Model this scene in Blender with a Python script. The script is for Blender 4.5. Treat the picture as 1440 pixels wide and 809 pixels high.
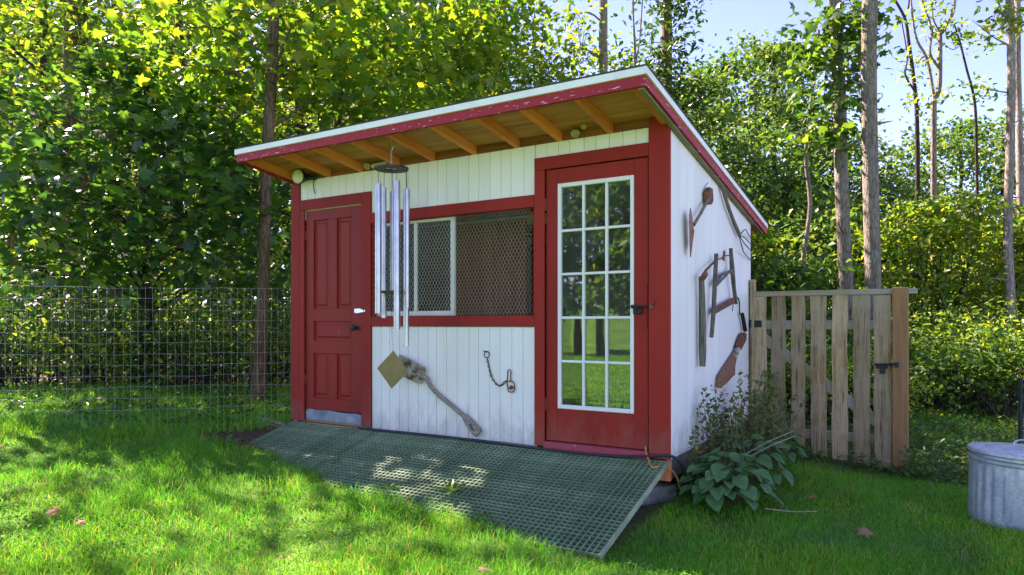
import bpy, bmesh, math, random
import numpy as np
from mathutils import Vector, Matrix, Euler

# ------------------------------------------------------------------ scene
sc = bpy.context.scene
for o in list(bpy.data.objects): bpy.data.objects.remove(o)
COL = sc.collection
R = math.radians

# ------------------------------------------------------------------ camera
YAW = R(31.255)
CAM = np.array([5.146, -4.489, 0.896])
cam_d = bpy.data.cameras.new('camera'); cam = bpy.data.objects.new('camera', cam_d); COL.objects.link(cam)
cam.location = CAM; cam.rotation_euler = (R(90), 0, YAW)
cam_d.sensor_fit = 'HORIZONTAL'; cam_d.sensor_width = 36; cam_d.lens = 24.05
cam_d.shift_y = 0.0351; cam_d.clip_start = 0.05; cam_d.clip_end = 600
sc.camera = cam

# ------------------------------------------------------------------ sky + sun
SUN_AZ = math.atan2(-0.985, 0.17); SUN_EL = R(43)
w = bpy.data.worlds.new('World'); sc.world = w; w.use_nodes = True
nt = w.node_tree; nt.nodes.clear()
sky = nt.nodes.new('ShaderNodeTexSky'); sky.sky_type = 'NISHITA'; sky.sun_disc = False
sky.sun_elevation = SUN_EL; sky.sun_rotation = SUN_AZ
sky.air_density = 0.45; sky.dust_density = 0.0; sky.ozone_density = 0.6
bg = nt.nodes.new('ShaderNodeBackground'); bg.inputs['Strength'].default_value = 0.105
wo = nt.nodes.new('ShaderNodeOutputWorld')
nt.links.new(sky.outputs[0], bg.inputs[0]); nt.links.new(bg.outputs[0], wo.inputs[0])
sun_d = bpy.data.lights.new('sun', 'SUN'); sun_d.energy = 5.0; sun_d.angle = R(0.53); sun_d.color = (1, .93, .82)
sun = bpy.data.objects.new('sun', sun_d); COL.objects.link(sun)
sdir = Vector((math.sin(SUN_AZ) * math.cos(SUN_EL), math.cos(SUN_AZ) * math.cos(SUN_EL), math.sin(SUN_EL)))
sun.rotation_euler = sdir.to_track_quat('Z', 'Y').to_euler(); sun.location = sdir * 30
sc.view_settings.view_transform = 'Standard'; sc.view_settings.look = 'None'
sc.view_settings.exposure = 2.58; sc.view_settings.gamma = 1.0; sc.view_settings.use_curve_mapping = False
sc.view_settings.use_white_balance = True; sc.view_settings.white_balance_temperature = 6800; sc.view_settings.white_balance_tint = 40   # camera balanced for open shade
sc.render.engine = 'CYCLES'
sc.cycles.max_bounces = 7; sc.cycles.diffuse_bounces = 4; sc.cycles.transmission_bounces = 6
sc.cycles.transparent_max_bounces = 8; sc.cycles.use_denoising = True

# ------------------------------------------------------------------ helpers
RV = np.array([math.cos(YAW), math.sin(YAW)]); FV = np.array([-math.sin(YAW), math.cos(YAW)])
def spot(lat, dep):                     # metres right of / ahead of the photographer -> world x, y
    p = CAM[:2] + lat * RV + dep * FV
    return float(p[0]), float(p[1])

GP = np.array([(-1.7,-1.75,0),(-.15,.0,-.02),(-.3,-.45,-.11),(.1,-.6,-.2),(.3,-.3,-.16),(.9,-.75,-.25),(1.8,-.9,-.285),(2.5,-.9,-.30),(3.7,-1.15,-.375),
  (1.8,-.4,-.27),(3.0,-.4,-.33),(3.66,0,-.32),(3.9,1.2,-.33),(3.8,2.4,-.31),(4.9,2.35,-.42),(5.6,.8,-.32),(5.15,-4.5,-.52),(2.2,-2.6,-.36),
  (4.2,-2.2,-.43),(5.6,-1.2,-.42),(0,-2.4,-.18),(-.2,-5,-.3),(-4,-4,0),(-3.5,0,.05),(-2,2.5,.02),(1.8,1.2,-.2),(2,4,-.2),(7,4,-.55),(8,0,-.6),
  (-9,6,.3),(0,10,.0),(6,10,-.4),(14,10,-.6),(5,-10,-.6),(-4,-12,-.5),(14,-8,-.9),(-14,-4,.2)])
def gz(x, y):
    x = np.asarray(x, float); y = np.asarray(y, float)
    num = np.zeros_like(x); den = np.zeros_like(x)
    for px, py, pz in GP:
        wt = 1.0 / ((x - px) ** 2 + (y - py) ** 2 + 0.12) ** 1.6
        num = num + wt * pz; den = den + wt
    return num / den
def g1(x, y): return float(gz(x, y))

def newmesh(name, V, F):
    m = bpy.data.meshes.new(name); m.from_pydata([tuple(v) for v in V], [], F); m.update(); return m
def fastmesh(name, V, T):
    """triangles only, numpy"""
    m = bpy.data.meshes.new(name)
    V = np.ascontiguousarray(V, np.float32); T = np.ascontiguousarray(T, np.int32)
    m.vertices.add(len(V)); m.vertices.foreach_set('co', V.ravel())
    m.loops.add(T.size); m.loops.foreach_set('vertex_index', T.ravel())
    m.polygons.add(len(T)); m.polygons.foreach_set('loop_start', np.arange(0, T.size, 3, dtype=np.int32))
    m.polygons.foreach_set('loop_total', np.full(len(T), 3, np.int32))
    m.update(calc_edges=True); return m
def worldpos(o):
    p = Vector((0, 0, 0))
    while o is not None: p += o.location; o = o.parent
    return p
def put(name, mesh, mat, parent=None, loc=(0, 0, 0)):
    o = bpy.data.objects.new(name, mesh); COL.objects.link(o); o.location = loc
    if mat is not None and len(mesh.materials) == 0: mesh.materials.append(mat)
    if parent is not None: o.parent = parent
    return o
def tag(o, label, cat, group=None):
    o['label'] = label; o['category'] = cat
    if group: o['group'] = group
    return o
def thing(name, label, cat, loc, group=None, rotz=0):
    o = bpy.data.objects.new(name, None); COL.objects.link(o); o.location = loc
    o.rotation_euler = (0, 0, rotz); o.empty_display_size = .1
    return tag(o, label, cat, group)
def structure(o): o['kind'] = 'structure'; return o

class MB:
    """collects shapes in world space; build() links them as one mesh object"""
    def __init__(s): s.V = []; s.F = []; s.smooth = []
    def add(s, V, F, sm=False):
        n = len(s.V); s.V += [tuple(map(float, v)) for v in V]; s.F += [tuple(i + n for i in f) for f in F]; s.smooth += [sm] * len(F)
    def box(s, x, y, z, b=0.0):
        x0, x1 = x; y0, y1 = y; z0, z1 = z
        if b <= 0:
            s.add([(x0,y0,z0),(x1,y0,z0),(x1,y1,z0),(x0,y1,z0),(x0,y0,z1),(x1,y0,z1),(x1,y1,z1),(x0,y1,z1)],
                  [(0,3,2,1),(4,5,6,7),(0,1,5,4),(1,2,6,5),(2,3,7,6),(3,0,4,7)])
        else:
            bm = bmesh.new(); bmesh.ops.create_cube(bm, size=1)
            for v in bm.verts:
                v.co = Vector(((x0+x1)/2 + v.co.x*(x1-x0), (y0+y1)/2 + v.co.y*(y1-y0), (z0+z1)/2 + v.co.z*(z1-z0)))
            bmesh.ops.bevel(bm, geom=bm.edges[:], offset=b, segments=1, affect='EDGES')
            bm.verts.index_update()
            s.add([v.co for v in bm.verts], [[v.index for v in f.verts] for f in bm.faces]); bm.free()
        return s
    def prism(s, poly, axis, a0, a1):
        """polygon of (u, v) pushed along axis: 'x' -> (y,z), 'y' -> (x,z), 'z' -> (x,y)"""
        def p(u, v, a): return {'x': (a, u, v), 'y': (u, a, v), 'z': (u, v, a)}[axis]
        n = len(poly)
        s.add([p(u, v, a0) for u, v in poly] + [p(u, v, a1) for u, v in poly],
              [tuple(range(n)), tuple(range(2*n-1, n-1, -1))] + [(i, i+n, (i+1) % n + n, (i+1) % n) for i in range(n)])
        return s
    def tube(s, pts, rad, sides=8, cap=True, flat=None):
        pts = [Vector(p) for p in pts]; n = len(pts)
        if not hasattr(rad, '__len__'): rad = [rad] * n
        V = []; F = []; ref = Vector((0, 0, 1))
        d0 = (pts[1] - pts[0]).normalized()
        if abs(d0.dot(ref)) > .9: ref = Vector((1, 0, 0))
        u = d0.cross(ref).normalized()
        for i, p in enumerate(pts):
            d = (pts[min(i+1, n-1)] - pts[max(i-1, 0)]).normalized()
            u = (u - d * u.dot(d)); u = u.normalized() if u.length > 1e-6 else d.orthogonal().normalized()
            v = d.cross(u)
            for k in range(sides):
                a = 2*math.pi*k/sides
                V.append(p + (u*math.cos(a) + v*math.sin(a)*(flat or 1)) * rad[i])
        for i in range(n-1):
            for k in range(sides):
                F.append((i*sides+k, i*sides+(k+1) % sides, (i+1)*sides+(k+1) % sides, (i+1)*sides+k))
        if cap: F.append(tuple(range(sides-1, -1, -1))); F.append(tuple(range((n-1)*sides, n*sides)))
        s.add(V, F, True); return s
    def lathe(s, prof, c, seg=24, mod=None):
        V = []; F = []; n = len(prof)
        for i, (r, z) in enumerate(prof):
            for k in range(seg):
                a = 2*math.pi*k/seg; rr = r if mod is None else r + mod(i, a)
                V.append((c[0] + rr*math.cos(a), c[1] + rr*math.sin(a), c[2] + z))
        for i in range(n-1):
            for k in range(seg): F.append((i*seg+k, i*seg+(k+1) % seg, (i+1)*seg+(k+1) % seg, (i+1)*seg+k))
        F.append(tuple(range(seg-1, -1, -1))); F.append(tuple(range((n-1)*seg, n*seg)))
        s.add(V, F, True); return s
    def build(s, name, mat, parent=None, origin=None, rot=None):
        o0 = worldpos(parent) if parent is not None else Vector(origin if origin is not None else (0, 0, 0))
        V = [(v[0]-o0.x, v[1]-o0.y, v[2]-o0.z) for v in s.V]
        m = newmesh(name, V, s.F); m.polygons.foreach_set('use_smooth', s.smooth)
        o = put(name, m, mat, parent, (0, 0, 0) if parent is not None else o0)
        if any(s.smooth) :
            try: m.set_sharp_from_angle(angle=R(40))
            except Exception: pass
        return o
def inlocal(mb, name, mat, parent):
    m = newmesh(name, mb.V, mb.F); m.polygons.foreach_set('use_smooth', mb.smooth); o = put(name, m, M[mat], parent)
    try: m.set_sharp_from_angle(angle=R(35))
    except Exception: pass
    return o
def box(name, x, y, z, mat, parent, b=.003): return MB().box(x, y, z, b).build(name, mat, parent)

# ------------------------------------------------------------------ materials
def base_mat(name):
    m = bpy.data.materials.new(name); m.use_nodes = True
    nt = m.node_tree; p = nt.nodes['Principled BSDF']; return m, nt, p
def nnode(nt, t, **kw):
    n = nt.nodes.new(t)
    for k, v in kw.items(): setattr(n, k, v)
    return n
def ramp(nt, stops, fac=None):
    r = nt.nodes.new('ShaderNodeValToRGB'); e = r.color_ramp.elements
    while len(e) < len(stops): e.new(.5)
    for i, (p, c) in enumerate(stops): e[i].position = p; e[i].color = (*c, 1) if len(c) == 3 else c
    if fac is not None: nt.links.new(fac, r.inputs[0])
    return r
def noise(nt, scale, stretch=(1, 1, 1), detail=4, rough=.6, coord='Object', dist=0):
    tc = nt.nodes.new('ShaderNodeTexCoord'); mp = nt.nodes.new('ShaderNodeMapping'); mp.inputs['Scale'].default_value = stretch
    n = nt.nodes.new('ShaderNodeTexNoise'); n.inputs['Scale'].default_value = scale; n.inputs['Detail'].default_value = detail
    n.inputs['Roughness'].default_value = rough; n.inputs['Distortion'].default_value = dist
    nt.links.new(tc.outputs[coord], mp.inputs[0]); nt.links.new(mp.outputs[0], n.inputs['Vector']); return n
def mixc(nt, fac, a, b, blend='MIX'):
    m = nt.nodes.new('ShaderNodeMix'); m.data_type = 'RGBA'; m.blend_type = blend
    for s, v in ((m.inputs[0], fac), (m.inputs[6], a), (m.inputs[7], b)):
        if hasattr(v, 'is_output') or isinstance(v, bpy.types.NodeSocket): nt.links.new(v, s)
        elif isinstance(v, (int, float)): s.default_value = v
        else: s.default_value = (*v, 1)
    return m.outputs[2]
def bump(nt, p, h, strength=.3, dist=.003):
    b = nt.nodes.new('ShaderNodeBump'); b.inputs['Strength'].default_value = strength; b.inputs['Distance'].default_value = dist
    nt.links.new(h, b.inputs['Height']); nt.links.new(b.outputs[0], p.inputs['Normal'])
def per_object(nt, col, amt=.15):
    oi = nt.nodes.new('ShaderNodeObjectInfo'); r = ramp(nt, [(0, (1-amt,)*3), (1, (1+amt*.5,)*3)], oi.outputs['Random'])
    return mixc(nt, 1.0, col, r.outputs[0], 'MULTIPLY')

def mottled(name, c0, c1, scale=6, stretch=(1,1,1), rough=.6, bumps=.25, bscale=None, bdist=.003, metal=0, lo=.35, hi=.65, vary=0, spec=.4):
    m, nt, p = base_mat(name)
    n = noise(nt, scale, stretch); r = ramp(nt, [(lo, c0), (hi, c1)], n.outputs[0]); c = r.outputs[0]
    if vary: c = per_object(nt, c, vary)
    nt.links.new(c, p.inputs['Base Color']); p.inputs['Roughness'].default_value = rough; p.inputs['Metallic'].default_value = metal
    p.inputs['Specular IOR Level'].default_value = spec
    if bumps: bump(nt, p, noise(nt, bscale or scale*4, stretch).outputs[0], bumps, bdist)
    return m
def painted(name, c, dirt, chip, chips=.30, rough=.5, spot=.0, stretch=(1,1,.25), vary=.04, dirt_amt=.5, cscale=30, splash=0):
    """paint with soft dirt and small chips of another colour"""
    m, nt, p = base_mat(name)
    d = ramp(nt, [(.42, (0,0,0)), (.75, (1,1,1))], noise(nt, 2.6, stretch, 6, .65).outputs[0])
    mul = nt.nodes.new('ShaderNodeMath'); mul.operation = 'MULTIPLY'; mul.inputs[1].default_value = dirt_amt
    nt.links.new(d.outputs[0], mul.inputs[0])
    col = mixc(nt, mul.outputs[0], c, dirt)
    ch = ramp(nt, [(chips-.02, (1,1,1)), (chips+.01, (0,0,0))], noise(nt, cscale, stretch, 3, .6).outputs[0])
    col = mixc(nt, ch.outputs[0], col, chip)
    if splash:
        tc = nnode(nt, 'ShaderNodeTexCoord'); sx = nnode(nt, 'ShaderNodeSeparateXYZ'); nt.links.new(tc.outputs['Object'], sx.inputs[0])
        mr = nnode(nt, 'ShaderNodeMapRange'); mr.inputs[1].default_value = .0; mr.inputs[2].default_value = .42; mr.inputs[3].default_value = .30; mr.inputs[4].default_value = -.12
        nt.links.new(sx.outputs['Z'], mr.inputs[0]); ad = nnode(nt, 'ShaderNodeMath', operation='ADD'); nt.links.new(mr.outputs[0], ad.inputs[0])
        nt.links.new(noise(nt, 9, (1,1,.5), 6, .75).outputs[0], ad.inputs[1]); sr = ramp(nt, [(.56,(0,0,0)),(.95,(splash,)*3)], ad.outputs[0]); col = mixc(nt, sr.outputs[0], col, (.24,.20,.14))
        streak = ramp(nt, [(.60,(0,0,0)),(.80,(.35,.35,.35))], noise(nt, 14, (1,1,.06), 4, .6).outputs[0]); col = mixc(nt, streak.outputs[0], col, tuple(.66*k+.0 for k in c))
    if vary: col = per_object(nt, col, vary)
    nt.links.new(col, p.inputs['Base Color']); p.inputs['Roughness'].default_value = rough
    p.inputs['Specular IOR Level'].default_value = .25
    bump(nt, p, noise(nt, 60, stretch, 4).outputs[0], .2, .002)
    return m
def wood(name, c0, c1, axis=2, scale=7, rough=.75, vary=.2, knots=True, b=.35, grey=None, cracks=0):
    st = [9, 9, 9]; st[axis] = .7
    m, nt, p = base_mat(name)
    n = noise(nt, scale*.5, st, 6, .6, dist=.6); c = ramp(nt, [(.3, c0), (.7, c1)], n.outputs[0]).outputs[0]
    if knots:
        st2 = [3, 3, 3]; st2[axis] = 1.2
        k = ramp(nt, [(.22, (.35,.28,.22)), (.3, (1,1,1))], noise(nt, 2.2, st2, 2).outputs[0])
        c = mixc(nt, 1, c, k.outputs[0], 'MULTIPLY')
    if grey:
        g = ramp(nt, [(.42, (0,0,0)), (.62, (1,1,1))], noise(nt, 1.7, (1,1,1), 5, .7).outputs[0])
        c = mixc(nt, g.outputs[0], c, grey)
    if cracks:
        st3 = [22, 22, 22]; st3[axis] = .5
        ck = ramp(nt, [(.36, (.25,.20,.15)), (.44, (1,1,1))], noise(nt, scale*.6, st3, 4, .7).outputs[0]); c = mixc(nt, cracks, c, mixc(nt, 1, c, ck.outputs[0], 'MULTIPLY'))
    if vary: c = per_object(nt, c, vary)
    nt.links.new(c, p.inputs['Base Color']); p.inputs['Roughness'].default_value = rough; p.inputs['Specular IOR Level'].default_value = .25
    bump(nt, p, noise(nt, scale, st, 6, .7).outputs[0], b, .004)
    return m
def leafmat(name, stops, trans=.45, tint=(1.5, 1.35, .45), rough=.42, spec=.35, patch=None, patch2=None):
    m, nt, p = base_mat(name)
    geo = nt.nodes.new('ShaderNodeNewGeometry'); c = ramp(nt, stops, geo.outputs['Random Per Island']).outputs[0]
    for patch in [q for q in (patch, patch2) if q]:
        pf = ramp(nt, [(patch[1], (0,0,0)), (patch[2], (1,1,1))], noise(nt, patch[0], (1,1,1), 3).outputs[0])
        c = mixc(nt, pf.outputs[0], c, mixc(nt, 1, c, patch[3], 'MULTIPLY'))
    nt.links.new(c, p.inputs['Base Color']); p.inputs['Roughness'].default_value = rough; p.inputs['Specular IOR Level'].default_value = spec
    t = nt.nodes.new('ShaderNodeBsdfTranslucent'); nt.links.new(mixc(nt, 1, c, tint, 'MULTIPLY'), t.inputs[0])
    mx = nt.nodes.new('ShaderNodeMixShader'); mx.inputs[0].default_value = trans
    nt.links.new(p.outputs[0], mx.inputs[1]); nt.links.new(t.outputs[0], mx.inputs[2])
    nt.links.new(mx.outputs[0], nt.nodes['Material Output'].inputs[0])
    return m
def flat(name, c, rough=.5, metal=0, spec=.5):
    return mottled(name, tuple(v*.85 for v in c), tuple(min(1, v*1.12) for v in c), 9, rough=rough, metal=metal, bumps=.1, spec=spec)

M = {}
M['white'] = painted('white_paint', (.86,.81,.74), (.70,.65,.55), (.25,.22,.18), chips=.235, rough=.6, dirt_amt=.5, splash=.55)
M['white_trim'] = painted('white_trim', (.86,.82,.76), (.60,.58,.52), (.30,.26,.2), chips=.25, rough=.4)
M['red'] = painted('barn_red', (.37,.023,.012), (.22,.016,.010), (.42,.17,.12), chips=.235, rough=.65, vary=.10, cscale=22, dirt_amt=.85, splash=.28)
M['door_red'] = painted('door_red', (.33,.024,.012), (.20,.018,.009), (.40,.18,.13), chips=.245, rough=.55, vary=.05, cscale=22, dirt_amt=.85)
M['fascia_red'] = painted('weathered_fascia_red', (.40,.024,.032), (.30,.020,.026), (.66,.42,.42), chips=.35, rough=.6, stretch=(1.6,1.6,9.0), cscale=9, vary=.03)
M['sill_pink'] = painted('faded_red', (.42,.07,.08), (.3,.05,.05), (.5,.35,.33), chips=.3)
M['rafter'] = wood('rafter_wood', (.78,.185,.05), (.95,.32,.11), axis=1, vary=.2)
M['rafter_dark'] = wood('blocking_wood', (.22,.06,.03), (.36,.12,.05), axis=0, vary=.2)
M['ply'] = wood('plywood', (.34,.125,.045), (.64,.27,.115), axis=0, scale=3, vary=.05, b=.2)
M['grey_board'] = wood('grey_board', (.19,.17,.12), (.33,.30,.22), axis=1)
M['shingle'] = mottled('asphalt_roll', (.03,.028,.026), (.07,.065,.06), 60, rough=.95)
M['interior'] = wood('interior_boards', (.36,.115,.06), (.62,.24,.13), axis=2, scale=4, vary=.15)
M['partition'] = wood('partition_boards', (.15,.045,.022), (.29,.10,.05), axis=2, scale=4, vary=.2)
M['inner_floor'] = wood('inner_floor', (.3,.22,.13), (.5,.38,.24), axis=0)
M['pale_beam'] = wood('pale_beam', (.5,.44,.3), (.65,.58,.42), axis=0)
M['gate'] = wood('gate_wood', (.15,.095,.04), (.58,.375,.165), axis=2, vary=.35, b=.8, cracks=.95, grey=(.47,.36,.22))
M['gate_h'] = wood('gate_rail', (.26,.19,.09), (.46,.34,.19), axis=0, vary=.2, grey=(.42,.36,.27))
M['brown_post'] = wood('brown_post', (.26,.125,.05), (.40,.20,.085), axis=2, vary=.05, knots=False)
M['black'] = flat('black_iron', (.018,.018,.02), .5, .3)
M['rubber'] = flat('black_rubber', (.02,.02,.022), .55)
M['rust'] = mottled('rust', (.10,.035,.02), (.26,.10,.055), 30, rough=.85, bumps=.5, metal=.15)
M['rust_light'] = mottled('rusty_blade', (.22,.09,.05), (.36,.17,.10), 24, rough=.75, bumps=.4, metal=.2)
M['old_wood'] = wood('old_handle', (.10,.075,.055), (.26,.20,.15), axis=2, scale=12, vary=.1)
M['grey_stick'] = wood('grey_stick', (.04,.033,.027), (.25,.205,.165), axis=2, scale=16, vary=.1, b=.6)
M['spade_iron'] = mottled('spade_iron', (.10,.055,.03), (.42,.36,.26), 16, rough=.8, bumps=.6, lo=.4, hi=.6)
M['spade_wood'] = wood('spade_wood', (.22,.175,.14), (.42,.35,.29), axis=0, scale=10)
M['alu'] = flat('brushed_aluminium', (.50,.49,.47), .36, 1.0)
M['brass'] = mottled('dull_brass', (.22,.15,.06), (.31,.22,.09), 3, rough=.5, metal=.55, bumps=.1)
M['bronze'] = flat('dark_bronze', (.06,.05,.035), .5, .5)
M['steel'] = flat('bright_steel', (.6,.6,.6), .3, 1.0)
M['galv_wire'] = flat('galvanised_wire', (.36,.35,.33), .5, .4)
M['hex_wire'] = flat('poultry_wire', (.66,.57,.40), .6, .1)
M['lens'] = flat('frosted_lens', (.62,.60,.45), .4)
M['nest'] = mottled('nest_paper', (.34,.24,.16), (.55,.42,.30), 40, rough=.95, bumps=.6)
M['blue_grey'] = mottled('galvanised_kick', (.15,.18,.21), (.34,.37,.39), 10, rough=.6, metal=.3)
M['stone'] = mottled('field_stone', (.12,.11,.095), (.27,.25,.22), 8, rough=.9, bumps=.6, bdist=.01)
M['orange'] = flat('orange_cord', (.75,.26,.05), .5)
M['grating'] = mottled('green_grating', (.10,.18,.085), (.24,.34,.18), 3.0, rough=.62, bumps=.3, bscale=120, lo=.38, hi=.62, vary=.25)
M['grating_edge'] = mottled('grating_edge', (.20,.25,.13), (.36,.40,.25), 8, rough=.7)
M['scrap'] = wood('scrap_wood', (.25,.2,.14), (.42,.36,.27), axis=0)
M['tpost'] = flat('green_post', (.02,.035,.025), .6)

def galv():
    m, nt, p = base_mat('galvanised_steel')
    v = nnode(nt, 'ShaderNodeTexVoronoi'); v.inputs['Scale'].default_value = 70
    tc = nnode(nt, 'ShaderNodeTexCoord'); nt.links.new(tc.outputs['Object'], v.inputs['Vector'])
    sp = ramp(nt, [(0, (.42,.45,.48)), (1, (.60,.63,.66))], v.outputs['Color'])
    st = ramp(nt, [(.35, (.62,.64,.66)), (.7, (1.1,1.1,1.1))], noise(nt, 3, (3,3,.8), 6, .7).outputs[0])
    spots = ramp(nt, [(.70, (0,0,0)), (.74, (1,1,1))], noise(nt, 45, (1,1,.6), 2).outputs[0])
    c = mixc(nt, 1, sp.outputs[0], st.outputs[0], 'MULTIPLY'); c = mixc(nt, spots.outputs[0], c, (.72,.73,.72))
    nt.links.new(c, p.inputs['Base Color']); p.inputs['Metallic'].default_value = .65; p.inputs['Roughness'].default_value = .48
    bump(nt, p, noise(nt, 40).outputs[0], .12, .002); return m
M['galv'] = galv()
def glassmat(ior=2.3, name='old_pane_glass'):
    m, nt, p = base_mat(name); nt.nodes.remove(p)
    tr = nnode(nt, 'ShaderNodeBsdfTransparent'); tr.inputs[0].default_value = (.62,.68,.62, 1)
    gl = nnode(nt, 'ShaderNodeBsdfGlossy'); gl.inputs['Roughness'].default_value = .02; gl.inputs[0].default_value = (.95,1,.95,1)
    fr = nnode(nt, 'ShaderNodeFresnel'); fr.inputs[0].default_value = ior
    b = nnode(nt, 'ShaderNodeBump'); b.inputs['Strength'].default_value = .05; b.inputs['Distance'].default_value = .002
    nt.links.new(noise(nt, 5, (1,1,1), 1).outputs[0], b.inputs['Height']); nt.links.new(b.outputs[0], gl.inputs['Normal'])
    mx = nnode(nt, 'ShaderNodeMixShader'); nt.links.new(fr.outputs[0], mx.inputs[0]); nt.links.new(tr.outputs[0], mx.inputs[1]); nt.links.new(gl.outputs[0], mx.inputs[2])
    du = nnode(nt, 'ShaderNodeBsdfDiffuse'); du.inputs[0].default_value = (.62,.64,.56,1)
    mr = ramp(nt, [(.35,(.015,)*3),(.75,(.085,)*3)], noise(nt, 3.2, (1,1,.7), 6, .7).outputs[0]); m2 = nnode(nt, 'ShaderNodeMixShader')
    nt.links.new(mr.outputs[0], m2.inputs[0]); nt.links.new(mx.outputs[0], m2.inputs[1]); nt.links.new(du.outputs[0], m2.inputs[2])
    nt.links.new(m2.outputs[0], nt.nodes['Material Output'].inputs[0]); return m
M['glass'] = glassmat(); M['window_glass'] = glassmat(1.07, 'dusty_window_glass')
def groundmat():
    m, nt, p = base_mat('soil_and_turf')
    n = noise(nt, 1.1, (1,1,1), 6, .65); f = noise(nt, 26, (1,1,1), 5, .7)
    turf = ramp(nt, [(.3, (.05,.15,.016)), (.7, (.11,.24,.026))], f.outputs[0])
    tv = ramp(nt, [(.35,(.45,.5,.5)),(.65,(1.25,1.15,1.0))], noise(nt, .55, (1,1,1), 6, .7).outputs[0]); turf_c = mixc(nt, 1, turf.outputs[0], tv.outputs[0], 'MULTIPLY')
    soil = ramp(nt, [(.3, (.045,.032,.02)), (.55, (.10,.075,.045)), (.75, (.19,.15,.095))], f.outputs[0])
    # lawn mask from the object's own vertex attribute (where turf was sown)
    at = nnode(nt, 'ShaderNodeAttribute', attribute_name='turf')
    nt.links.new(mixc(nt, at.outputs['Fac'], soil.outputs[0], turf_c), p.inputs['Base Color'])
    p.inputs['Roughness'].default_value = .95; p.inputs['Specular IOR Level'].default_value = .1
    bump(nt, p, f.outputs[0], .7, .02); return m
M['ground'] = groundmat()
def barkmat(name, c0, c1, lichen=None):
    m, nt, p = base_mat(name)
    n = noise(nt, 5, (3,3,.5), 6, .7, dist=.4); c = ramp(nt, [(.3, c0), (.7, c1)], n.outputs[0]).outputs[0]
    if lichen:
        l = ramp(nt, [(.55, (0,0,0)), (.68, (1,1,1))], noise(nt, 3, (1,1,.5), 5).outputs[0]); c = mixc(nt, l.outputs[0], c, lichen)
    nt.links.new(c, p.inputs['Base Color']); p.inputs['Roughness'].default_value = .9; p.inputs['Specular IOR Level'].default_value = .15
    vo = nnode(nt, 'ShaderNodeTexVoronoi'); vo.feature = 'DISTANCE_TO_EDGE'; vo.inputs['Scale'].default_value = 9
    tc = nnode(nt, 'ShaderNodeTexCoord'); mp = nnode(nt, 'ShaderNodeMapping'); mp.inputs['Scale'].default_value = (4,4,.8); nt.links.new(tc.outputs['Object'], mp.inputs[0])
    wn = noise(nt, 6, (2,2,.8), 3); wm = mixc(nt, .25, mp.outputs[0], wn.outputs[1]); nt.links.new(wm, vo.inputs['Vector'])
    crack = ramp(nt, [(.0,(.45,.42,.4)),(.14,(1,1,1))], vo.outputs['Distance']); nt.links.new(mixc(nt, .8, c, crack.outputs[0], 'MULTIPLY'), p.inputs['Base Color'])
    sm = nnode(nt, 'ShaderNodeMath', operation='ADD'); nt.links.new(crack.outputs[0], sm.inputs[0]); nt.links.new(noise(nt, 14, (3,3,.6), 6, .7).outputs[0], sm.inputs[1])
    bump(nt, p, sm.outputs[0], .8, .02); return m
M['bark_brown'] = barkmat('brown_bark', (.10,.062,.032), (.23,.155,.085), (.16,.14,.07))
M['bark_grey'] = barkmat('grey_bark', (.155,.135,.095), (.32,.28,.20), (.29,.28,.22))
M['bark_dark'] = barkmat('dark_bark', (.035,.027,.02), (.09,.07,.05))
M['bark_pale'] = barkmat('pale_bark', (.20,.165,.13), (.42,.36,.29), (.45,.43,.38))
D0 = (.026,.08,.016); D1 = (.05,.14,.020); D2 = (.105,.215,.024); Y1 = (.17,.29,.024); Y2 = (.33,.34,.03)
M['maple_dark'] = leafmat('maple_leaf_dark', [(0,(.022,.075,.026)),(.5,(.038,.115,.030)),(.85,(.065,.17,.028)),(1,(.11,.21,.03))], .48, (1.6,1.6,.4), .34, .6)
M['maple_lit'] = leafmat('maple_leaf_sunlit', [(0,D1),(.4,D2),(.8,(.17,.26,.022)),(1,(.32,.31,.025))], .6, (1.45,1.55,.35), .42, .4)  # sunlit yellow-green of the upper maple leaves put into the colour
M['leaf_mid'] = leafmat('leaf_mid', [(0,D0),(.55,D1),(.9,D2),(1,Y1)], .45)
M['leaf_yel'] = leafmat('leaf_yellow_green', [(0,D1),(.4,D2),(.75,Y1),(1,Y2)], .55)
M['leaf_far'] = leafmat('leaf_far', [(0,(.04,.11,.03)),(.6,(.08,.185,.036)),(1,(.19,.27,.045))], .4)
M['leaf_ivy'] = leafmat('leaf_ivy', [(0,(.02,.06,.015)),(.7,(.035,.10,.018)),(1,(.06,.14,.02))], .35)
M['weed'] = leafmat('weed_leaf', [(0,(.035,.10,.026)),(.6,(.075,.18,.04)),(.93,(.15,.25,.05)),(1,(.30,.17,.12))], .45)
M['grass'] = leafmat('grass_blade', [(0,(.046,.28,.024)),(.5,(.082,.40,.028)),(.85,(.135,.44,.032)),(.95,(.22,.35,.04)),(.975,(.40,.36,.15)),(1,(.38,.33,.16))], .42, (1.35,1.15,.45), .5, .22,
                     patch=(.9, .46, .66, (1.75,1.15,1.0)), patch2=(2.1, .5, .72, (.85,.72,2.2)))
M['hosta'] = leafmat('hosta_leaf', [(0,(.065,.17,.06)),(1,(.065,.17,.06))], .28, (1.2,1.4,.5), .5, .35, patch=(2.2, .45, .7, (1.6,1.5,.8)))
M['clover'] = leafmat('clover_leaf', [(0,(.04,.19,.025)),(.7,(.06,.24,.03)),(1,(.09,.27,.05))], .4, rough=.7, spec=.1)
M['stalk'] = mottled('plant_stalk', (.07,.09,.03), (.19,.16,.07), 12, rough=.8)
M['flower_leaf'] = leafmat('stalk_leaf', [(0,(.06,.12,.045)),(.6,(.11,.16,.05)),(.9,(.20,.20,.05)),(1,(.33,.27,.04))], .4)
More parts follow.
